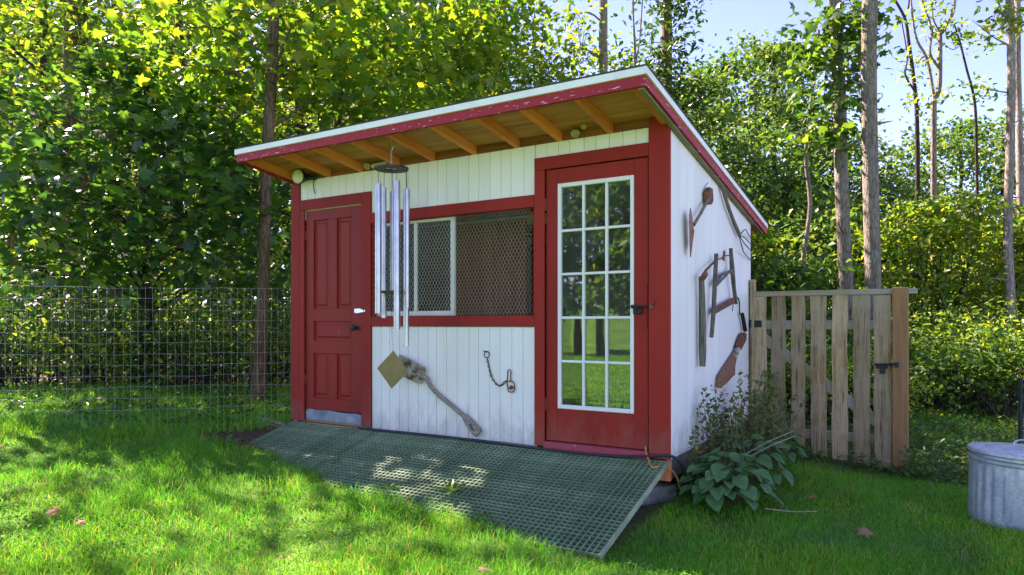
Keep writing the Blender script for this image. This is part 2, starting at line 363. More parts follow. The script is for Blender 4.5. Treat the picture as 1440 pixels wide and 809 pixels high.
M['dry_leaf'] = mottled('dry_leaf', (.22,.09,.05), (.38,.19,.11), 14, rough=.8)
M['red_leaf'] = mottled('red_leaf', (.25,.05,.03), (.42,.12,.05), 14, rough=.7)

# ------------------------------------------------------------------ ground
def build_ground():
    n = 150; t = np.linspace(-1, 1, n)
    ax = np.sinh(t*4.6) / math.sinh(4.6) * 140
    X, Y = np.meshgrid(ax + 2.0, ax - 0.8, indexing='ij')
    Z = gz(X, Y)
    far = np.hypot(X-2, Y-1)
    Z = Z + np.clip(far-26, 0, None) ** 1.0 * .04
    V = np.stack([X, Y, Z], -1).reshape(-1, 3)
    i = np.arange(n-1)[:, None] * n + np.arange(n-1)[None]
    T = np.concatenate([np.stack([i, i+n, i+n+1], -1).reshape(-1, 3), np.stack([i, i+n+1, i+1], -1).reshape(-1, 3)])
    m = fastmesh('ground', V, T); m.polygons.foreach_set('use_smooth', [True]*len(T))
    x, y = V[:, 0], V[:, 1]
    turf = np.clip(turf_amount(x, y), 0, 1)
    a = m.attributes.new('turf', 'FLOAT', 'POINT'); a.data.foreach_set('value', turf.astype(np.float32))
    structure(put('ground', m, M['ground']))
def turf_amount(x, y):
    # turf in front of the woods; bare soil under the shed, under the ramp and in the woods
    wob = .25*np.sin(x*2.1+.4) + .2*np.sin(y*2.7) + .12*np.sin(x*5+y*4)
    left_wood = ((x*.72 - y*.69) * 1.0 + 1.9 + wob)          # line behind the wire fence
    right_wood = 2.35 - y + wob*.4
    d = np.where(x < 1.5, left_wood, right_wood)
    d = np.where((x > 5.0) & (y > 0), (2.5 - .25*(x-5) - y), d)
    tf = np.clip(d*2.2 + .3, 0, 1)
    shed = (x > -.10) & (x < 3.68) & (y > -.66 - .08*x + .05*np.sin(x*4)) & (y < 2.6)
    dirt = np.hypot((x+.28)/.45, (y+.3)/.45) < 1
    return np.where(shed | dirt, 0, tf)
build_ground()

# ------------------------------------------------------------------ shed
SL = -.137
def zr(y): return 2.30 + SL*y               # underside of the roof deck
shed = thing('garden_shed', 'white vertical-board garden shed with red trim, slanted roof and wire window', 'shed', (1.83, 1.22, 0))
W0, W1, D = 0.0, 3.66, 2.44
wallf = MB().box((.08,2.63),(.004,.016),(1.865,2.29)).box((2.63,3.56),(.004,.016),(2.10,2.29)).box((.08,1.0),(.0165,.028),(2.0,2.29)).box((.99,2.64),(.004,.016),(-.03,.88)).build('wall_sheathing', M['white'], shed)
def plank(x0, x1, z0, z1):
    g = .0014
    return MB().box((x0+g, x1-g), (-.011, .003), (z0, z1), .0025).build('siding_plank', M['white'], shed)
rng = random.Random(3)
def plank_run(a, b, n, z0, z1):
    e = [a + (b-a)*i/n for i in range(n+1)]
    for i in range(1, n): e[i] += rng.uniform(-.010, .010)
    for i in range(n): plank(e[i], e[i+1], z0, z1)
plank_run(.098, .993, 9, 2.052, 2.235); plank_run(.995, 2.63, 16, 1.862, 2.2345); plank_run(2.632, 3.522, 9, 2.132, 2.235)
plank_run(.995, 2.63, 16, -.02, .868)
# side wall boards, tops cut along the roof slope
ys = [0.0]; 
while ys[-1] < D - .12: ys.append(ys[-1] + rng.uniform(.145, .24))
ys[-1] = D
for a, b in zip(ys[:-1], ys[1:]):
    g = .0018
    MB().prism([(a+g, -.02), (b-g, -.02), (b-g, zr(b)-.012), (a+g, zr(a)-.012)], 'x', W1-.003, W1+.010).build('siding_plank', M['white'], shed)
    MB().prism([(a+g, -.02), (b-g, -.02), (b-g, zr(b)-.012), (a+g, zr(a)-.012)], 'x', W0-.010, W0+.003).build('siding_plank', M['white'], shed)
for x0, x1 in ((W1-.016, W1-.0035), (W0+.0035, W0+.016)):
    MB().prism([(.002,-.03),(D-.002,-.03),(D-.002,zr(D)-.015),(.002,zr(0)-.015)], 'x', x0, x1).build('wall_sheathing', M['white'], shed)
box('back_wall', (W0,W1), (D,D+.02), (-.03, zr(D+.02)-.01), M['white'], shed)
for i in range(24): box('interior_board', (.04+i*.149, .04+i*.149+.145), (D-.03, D-.004), (.0, 1.93), M['interior'], shed, .003)
for i in range(15):
    a = .12 + i*.15
    box('interior_board', (.03,.05), (a, a+.146), (.0, 1.95), M['interior'], shed, .003)
box('interior_floor', (.02,3.64), (.03, D-.03), (-.03, .0), M['inner_floor'], shed)
for y in (.75, 1.55): box('tie_beam', (.05, 3.61), (y, y+.04), (1.84-.1*y, 1.93-.1*y), M['pale_beam'], shed)
for i in range(8): box('partition_board', (1.02+i*.146,1.02+i*.146+.143), (.62,.64), (.02,1.80), M['partition'], shed, .003)
# perch rails in the coop
for k in range(3): box('perch_rail', (1.7,3.6), (1.1+.35*k, 1.14+.35*k), (.5+.3*k, .54+.3*k), M['interior'], shed)
# sill beam and footing
box('rim_board', (.02, 3.665), (.0, .04), (-.17, -.034), M['rafter'], shed)
MB().box((3.615, 3.655), (.042, 2.4), (-.17, -.034), .003).build('rim_board', M['old_wood'], shed)
rs = random.Random(8)
for (x, y) in ((3.5,.12),(3.42,-.02),(3.58,1.3),(3.55,2.3),(.2,.2),(1.8,.15)):
    mb = MB(); s = .17
    mb.lathe([(.02,-.06),(.13,-.05),(.16,.03),(.14,.14),(.02,.16)], (x, y, -.36 if x > 3 else -.3), 9, lambda i, a: .025*math.sin(3*a+i+x*5)+.012*math.sin(5*a))
    mb.build('foundation_stone', M['stone'], shed)
# corner boards and trim
T0 = -.026
def trim(name, x, z, mat='red', y=(T0, -.0115)): return box(name, x, y, z, M[mat], shed, .002)
box('corner_board', (-.018,.098), (T0,.03), (-.015, 2.25), M['red'], shed, .003)
box('corner_board', (3.524,3.674), (T0,.0), (-.02, 2.29), M['red'], shed, .003)
trim('door_jamb', (.1,.158), (-.01, 1.953)); trim('door_jamb', (.880,.993), (-.005, 2.0505))
trim('door_head_trim', (.1,.8785), (1.955, 2.0505))
trim('window_rail', (.9955,2.6295), (.872,.958)); trim('window_rail', (.9955,2.6295), (1.770,1.860))
trim('door_jamb', (2.632,2.717), (-.01,2.0365)); trim('door_head_trim', (2.632,3.522), (2.039,2.130))
box('door_sill', (2.72,3.522), (-.05,.03), (-.03,.024), M['sill_pink'], shed, .004)
# window reveal
for x, z in (((.995,1.012),(.96,1.77)), ((2.615,2.632),(.96,1.77)), ((1.012,2.615),(.945,.958)), ((1.012,2.615),(1.770,1.785))):
    box('window_jamb', x, (-.0105,.09), z, M['red'], shed, .002)
# ---- window: white sash behind poultry wire
win = MB().box((1.015,1.849),(.035,.065),(.960,1.0),.003).build('window', M['white_trim'], shed)
for x in ((1.015,1.05),(1.425,1.458),(1.808,1.849)):
    MB().box(x, (.036,.064), (1.0005,1.745), .003).build('window_stile', M['white_trim'], win)
MB().box((1.015,1.849), (.036,.064), (1.7455,1.769), .003).build('window_stile', M['white_trim'], win)
for x in ((1.0505,1.4245),(1.4585,1.8075)): MB().box(x, (.049,.053), (1.0005,1.745)).build('pane', M['window_glass'], win)
def hex_wire():
    px, pz = .0310, .0268; r = .00115; V = []; F = []
    def edge(a, b, rad):
        a = np.array(a); b = np.array(b); d = (b-a)/np.linalg.norm(b-a); n = np.array([-d[1], d[0]])
        i = len(V)
        for p in (a, b):
            for k in range(3):
                an = k*2.094; q = p + n*math.cos(an)*rad; V.append((q[0], -.004 + math.sin(an)*rad + .004*math.sin(p[0]*7)*math.sin(p[1]*5), q[1]))
        for k in range(3): F.append((i+k, i+(k+1) % 3, i+3+(k+1) % 3, i+3+k))
    rows = int(.81/pz)+1; cols = int(1.62/px)+1
    for j in range(rows):
        for i in range(cols):
            x = 1.013 + px*i + (px/2 if j % 2 else 0); z = .960 + pz*j + .003*math.sin(x*3)
            if x + px/2 > 2.616 or z + pz > 1.772: continue
            h = pz*.62/2
            edge((x, z-h*.0), (x, z+h*1.2), r*1.5)
            edge((x, z+h*1.2), (x+px/2, z+pz), r); edge((x, z+h*1.2), (x-px/2 if x-px/2 > 1.01 else x, z+pz), r) if x-px/2 > 1.01 else None
    mb = MB(); mb.add(V, F); o = mb.build('wire_mesh', M['hex_wire'], win); o['kind'] = 'stuff'
hex_wire()
# ---- panelled red door
d1 = MB()
for x, z in (((.164,.264),(.10,1.948)), ((.750,.873),(.10,1.948)), ((.2645,.7495),(1.852,1.948)), ((.2645,.7495),(.916,1.030)), ((.2645,.7495),(.620,.735)), ((.2645,.7495),(.10,.208)), ((.460,.562),(1.0305,1.8515)), ((.462,.562),(.2085,.6195))):
    d1.box(x, (-.004,.034), z, .002)
door1 = d1.build('door', M['door_red'], shed); door1['label'] = 'solid red panelled door with black knob'
for x, z in (((.264,.460),(1.03,1.852)), ((.562,.750),(1.03,1.852)), ((.264,.750),(.735,.916)), ((.264,.462),(.208,.62)), ((.562,.750),(.208,.62))):
    x0, x1 = x; z0, z1 = z; b = .045; mb = MB()
    V = [(x0,.014,z0),(x1,.014,z0),(x1,.014,z1),(x0,.014,z1),(x0+.018,.018,z0+.018),(x1-.018,.018,z0+.018),(x1-.018,.018,z1-.018),(x0+.018,.018,z1-.018),
         (x0+b,.004,z0+b),(x1-b,.004,z0+b),(x1-b,.004,z1-b),(x0+b,.004,z1-b)]
    mb.add(V, [(0,1,5,4),(1,2,6,5),(2,3,7,6),(3,0,4,7),(4,5,9,8),(5,6,10,9),(6,7,11,10),(7,4,8,11),(8,9,10,11),(3,2,1,0)])
    mb.build('door_panel', M['door_red'], door1)
kn = inlocal(MB().lathe([(.026,0),(.024,.004),(.010,.006),(.010,.024),(.024,.032),(.030,.044),(.025,.056),(.01,.060)], (0,0,0), 16), 'knob', 'black', door1)
kn.rotation_euler = (R(90),0,0); kn.location = Vector((.800,-.002,.858)) - worldpos(door1); 
MB().box((.79,.872),(-.020,-.0045),(.985,1.03),.004).box((.872,.915),(-.042,-.0275),(.990,1.022),.004).box((.86,.93),(-.031,-.0265),(.996,1.016),.002).build('latch', M['steel'], door1)
for z in (.38, 1.72): MB().tube([(.162,-.008,z-.045),(.162,-.008,z+.045)], .007, 8).build('hinge', M['door_red'], door1)
pts = [(.166,.0),(.87,.0),(.872,.085),(.80,.093),(.62,.088),(.45,.099),(.30,.094),(.21,.102),(.168,.09)]
MB().prism(pts, 'y', -.008, .03).build('kick_plate', M['blue_grey'], door1)
# ---- glazed red door
d2 = MB()
for x, z in (((2.722,2.820),(.030,2.034)), ((3.412,3.513),(.030,2.034)), ((2.8205,3.4115),(1.925,2.034)), ((2.8205,3.4115),(.030,.270))):
    d2.box(x, (-.004,.036), z, .002)
door2 = d2.build('door', M['red'], shed); door2['label'] = 'red door with fifteen glass panes in a white grid'
gx0, gx1, gz0, gz1 = 2.8205, 3.4115, .2705, 1.9245
for x, z in (((gx0,gx0+.026),(gz0,gz1)), ((gx1-.026,gx1),(gz0,gz1)), ((gx0+.0262,gx1-.0262),(gz1-.03,gz1)), ((gx0+.0262,gx1-.0262),(gz0,gz0+.03))):
    MB().box(x, (-.013,.026), z, .004).build('glazing_frame', M['white_trim'], door2)
cw = (gx1-gx0-.052)/3; ch = (gz1-gz0-.06)/5
for i in (1, 2):
    x = gx0+.026+cw*i; MB().box((x-.009,x+.009), (-.009,.022), (gz0+.0302,gz1-.0302), .003).build('muntin', M['white_trim'], door2)
for j in range(1, 5):
    z = gz0+.03+ch*j
    for i in range(3):
        xa = gx0+.026+cw*i+(.0092 if i else .0002); xb = gx0+.026+cw*(i+1)-(.0092 if i < 2 else .0002)
        MB().box((xa,xb), (-.0085,.0215), (z-.009,z+.009), .003).build('muntin', M['white_trim'], door2)
rp = random.Random(5)
for j in range(5):
    for i in range(3):
        xa = gx0+.026+cw*i+(.0085 if i else -.001); xb = gx0+.026+cw*(i+1)-(.0085 if i < 2 else -.001)
        za = gz0+.03+ch*j+(.0085 if j else -.001); zb = gz0+.03+ch*(j+1)-(.0085 if j < 4 else -.001)
        t1 = rp.uniform(-.0009,.0009); t2 = rp.uniform(-.0009,.0009)
        mb = MB(); mb.add([(xa,.008+t1,za),(xb,.008-t1,za),(xb,.008-t1+t2,zb),(xa,.008+t1+t2,zb),(xa,.011+t1,za),(xb,.011-t1,za),(xb,.011-t1+t2,zb),(xa,.011+t1+t2,zb)],
                          [(0,1,2,3),(7,6,5,4),(0,4,5,1),(1,5,6,2),(2,6,7,3),(3,7,4,0)])
        mb.build('pane', M['glass'], door2)
MB().box((3.420,3.508),(-.0085,-.0045),(.865,1.175),.0015).build('lock_patch', M['red'], door2)
MB().tube([(3.405,-.028,1.012),(3.525,-.028,1.010)], .007, 8).box((3.415,3.475),(-.034,-.010),(.962,1.000),.004).box((3.43,3.445),(-.044,-.034),(.985,1.03),.003).box((3.395,3.42),(-.03,-.016),(1.0,1.024),.004).build('latch_bolt', M['black'], door2)
MB().box((3.530,3.560),(-.040,-.0265),(.992,1.030),.004).tube([(3.56,-.034,1.02),(3.575,-.03,1.06)], .003, 6).build('latch_keeper', M['rust'], shed)
for z in (.30, 1.78): MB().tube([(2.7195,-.010,z-.045),(2.7195,-.010,z+.045)], .007, 8).build('hinge', M['rust'], door2)
# ---- roof
YF, YB, XL, XR = -.625, 2.90, .028, 3.712
def slab(mb, x, y, t0, t1):
    mb.prism([(y[0], zr(y[0])+t0), (y[1], zr(y[1])+t0), (y[1], zr(y[1])+t1), (y[0], zr(y[0])+t1)], 'x', x[0], x[1]); return mb
roof = slab(MB(), (XL,XR), (YF,YB), 0, .010).build('roof', M['ply'], shed)
slab(MB(), (XL-.035,XR+.035), (YF-.035,YB+.02), .0165, .026).build('roll_roofing', M['shingle'], roof)
rafts = [.052,.475,.875,1.29,1.67,2.08,2.475,2.84,3.24,3.635]
for x in rafts: slab(MB(), (x-.02,x+.02), (YF+.003,YB-.01), -.066, -.0015).build('rafter', M['rafter'], roof)
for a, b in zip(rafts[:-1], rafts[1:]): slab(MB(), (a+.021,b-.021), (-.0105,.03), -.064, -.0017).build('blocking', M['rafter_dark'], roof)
slab(MB(), (XL-.018,XR+.018), (YF-.020,YF), -.092, -.0285).build('fascia', M['fascia_red'], roof)
for x in ((XR,XR+.018), (XL-.018,XL)):
    slab(MB(), x, (YF+.0005,YB-.002), -.088, -.0285).build('rake_fascia', M['fascia_red'], roof)
slab(MB(), (XR-.035,XR-.002), (YF+.002,YB-.06), -.100, -.002).build('rake_backer', M['grey_board'], roof)
slab(MB(), (XL-.030,XR+.030), (YF-.032,YF+.0), -.028, .016).build('drip_edge', M['white_trim'], roof)
for x in ((XR-.002,XR+.030), (XL-.030,XL+.002)):
    slab(MB(), x, (YF+.0005,YB+.01), -.028, .016).build('drip_edge', M['white_trim'], roof)
slab(MB(), (XL+.004,XR-.004), (YF+.002,YB), .0105, .0155).build('roof_deck', M['ply'], roof)

# ------------------------------------------------------------------ ramp of moulded grating
gr_len, gr_w, pitch = 1.165, 3.66, .0381
tilt = math.asin(.30/gr_len)
ramp_o = thing('grating_ramp', 'green open-mesh grating laid as a sloping ramp before the shed doors', 'ramp', (0.0, -.030, -.028))
ramp_o.rotation_euler = (tilt, 0, 0)
rr = random.Random(2)
lm = MB().box((.0,gr_w),(-.0032,.0032),(-.020,0),.0012); lmesh = newmesh('long_bar', lm.V, lm.F)
cm = MB().box((-.0032,.0032),(-gr_len,0),(-.020,-.0006),.0012); cmesh = newmesh('cross_bar', cm.V, cm.F)
nl = int(gr_len/pitch)
for i in range(nl+1): put('long_bar', lmesh, M['grating'], ramp_o, (0, -.004 - i*(gr_len-.008)/nl, rr.uniform(-.0006,.0006)))
nc = int(gr_w/pitch)
for i in range(nc+1): put('cross_bar', cmesh, M['grating'], ramp_o, (.004 + i*(gr_w-.008)/nc, 0, rr.uniform(-.0006,.0006)))
em = MB().box((gr_w+.0002,gr_w+.008),(-gr_len,0),(-.036,.002),.002); put('edge_bar', newmesh('edge_bar', em.V, em.F), M['grating_edge'], ramp_o)

# ------------------------------------------------------------------ things on and around the shed
def smooth_path(P, n=6):
    P = [Vector(p) for p in P]; out = []
    for i in range(len(P)-1):
        a = P[max(i-1,0)]; b = P[i]; c = P[i+1]; d = P[min(i+2,len(P)-1)]
        for k in range(n):
            t = k/n
            out.append(.5*((2*b)+(c-a)*t+(2*a-5*b+4*c-d)*t*t+(3*b-a-3*c+d)*t**3))
    out.append(P[-1]); return out
def solo(mb, name, mat, label, cat, origin, group=None): return tag(mb.build(name, M[mat], None, origin), label, cat, group)

cable = smooth_path([(.86,-.045,-.018),(1.05,-.06,-.022),(1.5,-.055,-.018),(2.0,-.05,-.020),(2.5,-.06,-.026),(2.95,-.085,-.028),(3.3,-.075,-.022),(3.55,-.06,.0),(3.69,-.035,.01),(3.74,.04,-.07),(3.75,.1,-.2)], 6)
solo(MB().tube(cable, .010, 8), 'power_cable', 'rubber', 'black rubber cable lying along the foot of the white wall', 'cable', (2.2,-.05,-.03))
oc = smooth_path([(3.505,-.03,.06),(3.515,-.045,.02),(3.56,-.10,-.035),(3.60,-.16,-.05),(3.63,-.10,-.052),(3.68,-.05,-.07),(3.71,.0,-.13),(3.72,.05,-.22)], 5)
solo(MB().tube(oc, .005, 6), 'extension_cord', 'orange', 'thin orange cord looped over the ramp corner by the glazed door', 'cord', (3.6,-.1,-.05))

# wind chime
CX, CY = 1.524, -.36
ch_ = thing('wind_chime', 'large silver tube wind chime with brass square hanging from the eaves', 'wind chime', (CX, CY, .38))
hk = [(CX+.022*math.cos(a), CY, 2.315+.05*math.sin(a)) for a in np.linspace(0, 2*math.pi, 15)]
MB().tube(hk, .004, 6, False).build('hanging_hook', M['steel'], ch_)
def chain(mb, pts, link, r):
    pts = [Vector(p) for p in pts]; L = [0]
    for a, b in zip(pts[:-1], pts[1:]): L.append(L[-1] + (b-a).length)
    n = max(1, int(L[-1]/link))
    def at(s):
        for i in range(len(pts)-1):
            if s <= L[i+1] or i == len(pts)-2: return pts[i].lerp(pts[i+1], (s-L[i])/max(1e-9, L[i+1]-L[i]))
    for k in range(n):
        a, b = at(L[-1]*k/n), at(L[-1]*(k+1)/n); d = (b-a).normalized(); u = d.orthogonal().normalized(); v = d.cross(u)
        s = u if k % 2 else v; c = (a+b)/2; h = (b-a).length*.68
        mb.tube([c + d*h*math.cos(t) + s*h*.5*math.sin(t) for t in np.linspace(0, 2*math.pi, 9)], r, 4, False)
mb = MB(); chain(mb, [(CX,CY,2.265),(CX,CY,2.135)], .016, .0022); mb.build('chain', M['steel'], ch_)
mb = MB(); seg = 28
for (ra, rb, z0, z1) in ((.052,.135,2.112,2.126),):
    V = []; F = []
    for k in range(seg):
        c, s = math.cos(2*math.pi*k/seg), math.sin(2*math.pi*k/seg)
        V += [(CX+ra*c,CY+ra*s,z0),(CX+rb*c,CY+rb*s,z0),(CX+rb*c,CY+rb*s,z1),(CX+ra*c,CY+ra*s,z1)]
    for k in range(seg):
        a, b = 4*k, 4*((k+1) % seg)
        F += [(a,b,b+1,a+1),(a+1,b+1,b+2,a+2),(a+2,b+2,b+3,a+3),(a+3,b+3,b,a)]
    mb.add(V, F)
mb.tube([(CX-.055,CY,2.119),(CX+.055,CY,2.119)], .004, 6); mb.build('top_ring', M['bronze'], ch_)
tubes = []
for l, dd, zt, zb, r in ((-.088,-.080,1.985,.975,.0250),(-.076,.098,1.99,.940,.020),(-.012,.124,1.960,1.160,.0205),(.062,-.106,2.000,.850,.0265),(.108,.062,1.965,.715,.0235),(.126,-.020,1.955,1.020,.0240)):
    tubes.append((l*RV[0]+dd*FV[0], l*RV[1]+dd*FV[1], zt, zb, r))
for dx, dy, zt, zb, r in tubes:
    x, y = CX+dx, CY+dy; mb = MB(); n = 20; V = []; F = []
    for (rad, z) in ((r*.8,zt-.002),(r*.97,zt),(r,zt-.006),(r,zb),(r-.003,zb),(r-.003,zb+.03)):
        V += [(x+rad*math.cos(2*math.pi*k/n), y+rad*math.sin(2*math.pi*k/n), z) for k in range(n)]
    for i in range(5):
        for k in range(n): F.append((i*n+k, (i+1)*n+k, (i+1)*n+(k+1) % n, i*n+(k+1) % n))
    F.append(tuple(range(n))); mb.add(V, F, True)
    t = mb.build('chime_tube', M['alu'], ch_)
    MB().tube([(x,y,zt-.004),(CX+dx*.98,CY+dy*.98,2.113)], .0022, 5).build('cord', M['bronze'], t)
MB().lathe([(.01,-.008),(.086,-.008),(.088,0),(.086,.008),(.01,.008)], (CX,CY,1.145), 24).build('striker', M['bronze'], ch_)
MB().tube([(CX,CY,2.118),(CX,CY,1.145)], .0015, 5).tube([(CX,CY,1.145),(CX+.008,CY,.75)], .0015, 5).build('sail_cord', M['bronze'], ch_)
mb = MB(); chain(mb, [(CX+.008,CY,.752),(CX+.01,CY,.682)], .022, .002); mb.build('sail_chain', M['steel'], ch_)
q = .151; c0 = Vector((CX+.012,CY,.531)); tl = R(-3); face = math.radians(4)
P = []
for a in (90,180,270,0):
    u = q*math.cos(R(a)+tl); P.append((c0.x+u*math.cos(face), c0.y+u*math.sin(face), c0.z+q*math.sin(R(a)+tl)))
mb = MB(); mb.add([(x,y-.002,z) for x,y,z in P]+[(x,y+.002,z) for x,y,z in P], [(0,1,2,3),(7,6,5,4)]+[(i,i+4,(i+1)%4+4,(i+1)%4) for i in range(4)])
mb.build('sail', M['brass'], ch_)

# spade hung across the wall
sp = thing('old_spade', 'rusty flat spade with wooden D-grip hung slanting on the white wall', 'spade', (1.75,-.03,.03))
ax = Vector((1.62,0,.455)) - Vector((1.36,0,.545)); ax.normalize()
pr = Vector((-ax.z,0,ax.x))
V = []; F = []; nu, nv = 8, 8
bl0 = Vector((1.592,-.05,.462))
for i in range(nu+1):
    for j in range(nv+1):
        s = i/nu; t = j/nv*2-1; hw = .074 + .010*s
        p = bl0 - ax*(.30*s) + pr*hw*t; V.append((p.x, -.032 - .018*(t*t) - .012*s*(1-s)*4*.3, p.z))
for i in range(nu):
    for j in range(nv): F.append((i*(nv+1)+j,(i+1)*(nv+1)+j,(i+1)*(nv+1)+j+1,i*(nv+1)+j+1))
n0 = len(V); V2 = V + [(x,y+.004,z) for x,y,z in V]; F2 = F + [tuple(k+n0 for k in f[::-1]) for f in F]
rim = [i*(nv+1) for i in range(nu+1)] + [nu*(nv+1)+j for j in range(1,nv+1)] + [i*(nv+1)+nv for i in range(nu-1,-1,-1)] + [j for j in range(nv-1,0,-1)]
for a, b in zip(rim, rim[1:]+rim[:1]): F2.append((b,a,a+n0,b+n0))
mb = MB(); mb.add(V2, F2)
mb.tube([bl0-ax*.09+Vector((0,.004,0)), bl0-ax*.02+Vector((0,.0,0)), bl0+ax*.035], [.008,.016,.018], 8)
mb.build('blade', M['spade_iron'], sp)
MB().tube(smooth_path([bl0+ax*.02, (1.64,-.045,.43),(1.667,-.042,.382),(1.74,-.035,.316),(1.88,-.034,.232),(2.03,-.034,.135)],4), .0185, 10).build('handle', M['spade_wood'], sp)
ga = Vector((2.005,-.034,.155)); gd = (Vector((2.135,-.034,.030))-ga); gl = gd.length; gd.normalize(); gp = Vector((-gd.z,0,gd.x)); mb = MB()
def gpt(u, t): q = ga+gd*u+gp*t; return (q.x, q.z)
out = [gpt(-.01,-.020),gpt(.03,-.030),gpt(.08,-.037),gpt(gl-.02,-.040),gpt(gl,-.034),gpt(gl,.034),gpt(gl-.02,.040),gpt(.08,.037),gpt(.03,.030),gpt(-.01,.020)]
inn = [gpt(.075,-.004),gpt(.085,-.014),gpt(.105,-.017),gpt(gl-.045,-.017),gpt(gl-.040,-.012),gpt(gl-.040,.012),gpt(gl-.045,.017),gpt(.105,.017),gpt(.085,.014),gpt(.075,.004)]
V = [(x,y,z) for y in (-.050,-.020) for ring in (out, inn) for x, z in ring]; F = []
for k in range(10):
    l = (k+1) % 10; F += [(k,l,10+l,10+k),(20+l,20+k,30+k,30+l),(l,k,20+k,20+l),(10+k,10+l,30+l,30+k)]
mb.add(V, F); mb.build('grip', M['spade_wood'], sp)
# spring trap on a chain
tr = thing('spring_trap', 'small rusty animal trap hanging from a nailed chain on white boards', 'trap', (2.3,-.02,.37))
ringp = [(2.202+.024*math.cos(a),-.020,.653+.026*math.sin(a)) for a in np.linspace(0,2*math.pi,15)]
MB().tube(ringp, .0035, 6, False).tube([(2.172,-.022,.680),(2.207,-.022,.672)], .004, 6).build('ring', M['black'], tr)
mb = MB(); chain(mb, smooth_path([(2.205,-.02,.628),(2.228,-.02,.539),(2.261,-.02,.458),(2.322,-.02,.412),(2.373,-.02,.450),(2.394,-.02,.455)],5), .019, .0028); mb.build('chain', M['black'], tr)
MB().tube([(2.392,-.022,.450),(2.401,-.026,.537),(2.412,-.026,.545),(2.427,-.026,.535),(2.424,-.022,.447)], .0042, 6).build('spring', M['rust'], tr)
MB().tube(smooth_path([(2.388,-.022,.452),(2.395,-.022,.41),(2.408,-.022,.373),(2.449,-.024,.377),(2.460,-.024,.413),(2.450,-.024,.445),(2.43,-.024,.455),(2.388,-.022,.452)],3), .0045, 6, False).tube([(2.40,-.024,.395),(2.455,-.026,.415)], .004, 6).build('jaw', M['rust'], tr)
mb = MB(); mb.lathe([(.004,0),(.017,.001),(.017,.004),(.004,.005)], (0,0,0), 12); o = inlocal(mb, 'pan', 'rust', tr); o.rotation_euler = (R(90),0,0); o.location = Vector((2.43,-.022,.406)) - tr.location
# flood lamp and nests under the eaves
fl = thing('flood_light', 'round black flood lamp with frosted lens under the left eaves', 'lamp', (.20,-.06,2.20))
fd = Vector((.15,-.95,-.12)).normalized(); fq = fd.to_track_quat('Z','Y').to_euler()
mb = MB(); mb.lathe([(.03,-.09),(.045,-.085),(.068,-.02),(.072,.0),(.066,.002)], (0,0,0), 20); o = inlocal(mb, 'housing', 'black', fl); o.rotation_euler = fq; o.location = Vector((.205,-.14,2.245)) - fl.location
mb = MB(); mb.lathe([(.065,-.001),(.055,.012),(.03,.02),(.002,.022)], (0,0,0), 20); o = inlocal(mb, 'lens', 'lens', fl); o.rotation_euler = fq; o.location = Vector((.205,-.14,2.245)) - fl.location
MB().tube([(.25,-.06,2.25),(.31,-.03,2.235),(.32,-.02,2.26)], .018, 8).build('bracket', M['black'], fl)
MB().tube(smooth_path([(.29,-.03,2.24),(.285,-.025,2.16),(.30,-.022,2.10)],4), .004, 6).build('cord', M['black'], fl)
def nest(x, y, z, r, label, seed):
    k = random.Random(seed); ph = k.uniform(0,6)
    mb = MB(); mb.lathe([(r*.25,r*.9),(r*.6,r*.75),(r*.95,r*.2),(r*.9,-.3*r),(r*.5,-.75*r),(r*.1,-.9*r)], (x,y,z), 14, lambda i,a: r*.10*math.sin(3*a+ph+i)+r*.05*math.sin(7*a+2*i))
    solo(mb, 'wasp_nest', 'nest', label, 'nest', (x,y,z))
nest(.985,-.060,2.262,.034,'pale mud nest beside the chime where rafter meets the wall',1)
nest(2.985,-.050,2.262,.036,'round grey wasp nest on the wall above the glazed door',2)
nest(3.07,-.09,2.290,.024,'small dark wasp nest on the plywood above the glazed door',4)
bw = MB().tube([(1.03,-.04,2.262),(1.20,-.045,2.262)], .022, 8); solo(bw, 'wood_offcut', 'pale_beam', 'short pale stick lying on the wall top behind the chime', 'stick', (1.1,-.04,2.25))

# tools on the side wall (x = 3.67 plane)
SX = 3.672
def S(y, z, out=.02): return (SX+out, y, z)
hoe = thing('old_hoe', 'rusty broad hoe blade on a short handle, uppermost tool on the side wall', 'hoe', (SX,.5,1.6))
mb = MB()
prof = [(.318,1.716),(.262,1.66),(.262,1.60),(.270,1.52),(.291,1.428),(.332,1.367),(.362,1.43),(.400,1.48),(.385,1.55),(.372,1.62),(.350,1.68)]
# the blade juts out from the wall, slightly cupped
V = []; cy, cz = .325, 1.55
for y, z in prof: V.append((SX+.045 - .20*(y-.262) , y, z))
V.append((SX+.058, cy, cz)); n = len(prof)
V2 = V + [(x+.005,y+.004,z) for x,y,z in V]; F = [(i,(i+1)%n,n) for i in range(n)]; F += [tuple(k+n+1 for k in f[::-1]) for f in F]
F += [((i+1)%n, i, i+n+1, (i+1)%n+n+1) for i in range(n)]
mb.add(V2, F); mb.build('blade', M['rust_light'], hoe)
MB().tube([S(.36,1.60,.05),S(.55,1.71,.045),S(.80,1.86,.035)], [.012,.012,.014], 8).build('handle', M['old_wood'], hoe)
MB().prism([(.745,1.895),(.80,1.945),(.885,1.945),(.905,1.86),(.86,1.82),(.775,1.815),(.76,1.84)], 'x', SX+.012, SX+.045).build('head', M['rust'], hoe)
MB().tube([S(.80,1.94,.0),S(.80,1.985,.03)], .003, 5).build('nail', M['black'], hoe)
fk = thing('hay_fork', 'wooden handled fork with four curved black tines on the side wall', 'fork', (SX,1.6,1.5))
MB().tube(smooth_path([S(1.224,2.045,.03),S(1.37,1.93,.028),S(1.60,1.80,.028),S(1.86,1.685,.028)],4), [.016]*9+[.018,.018,.017,.015], 10).build('handle', M['old_wood'], fk)
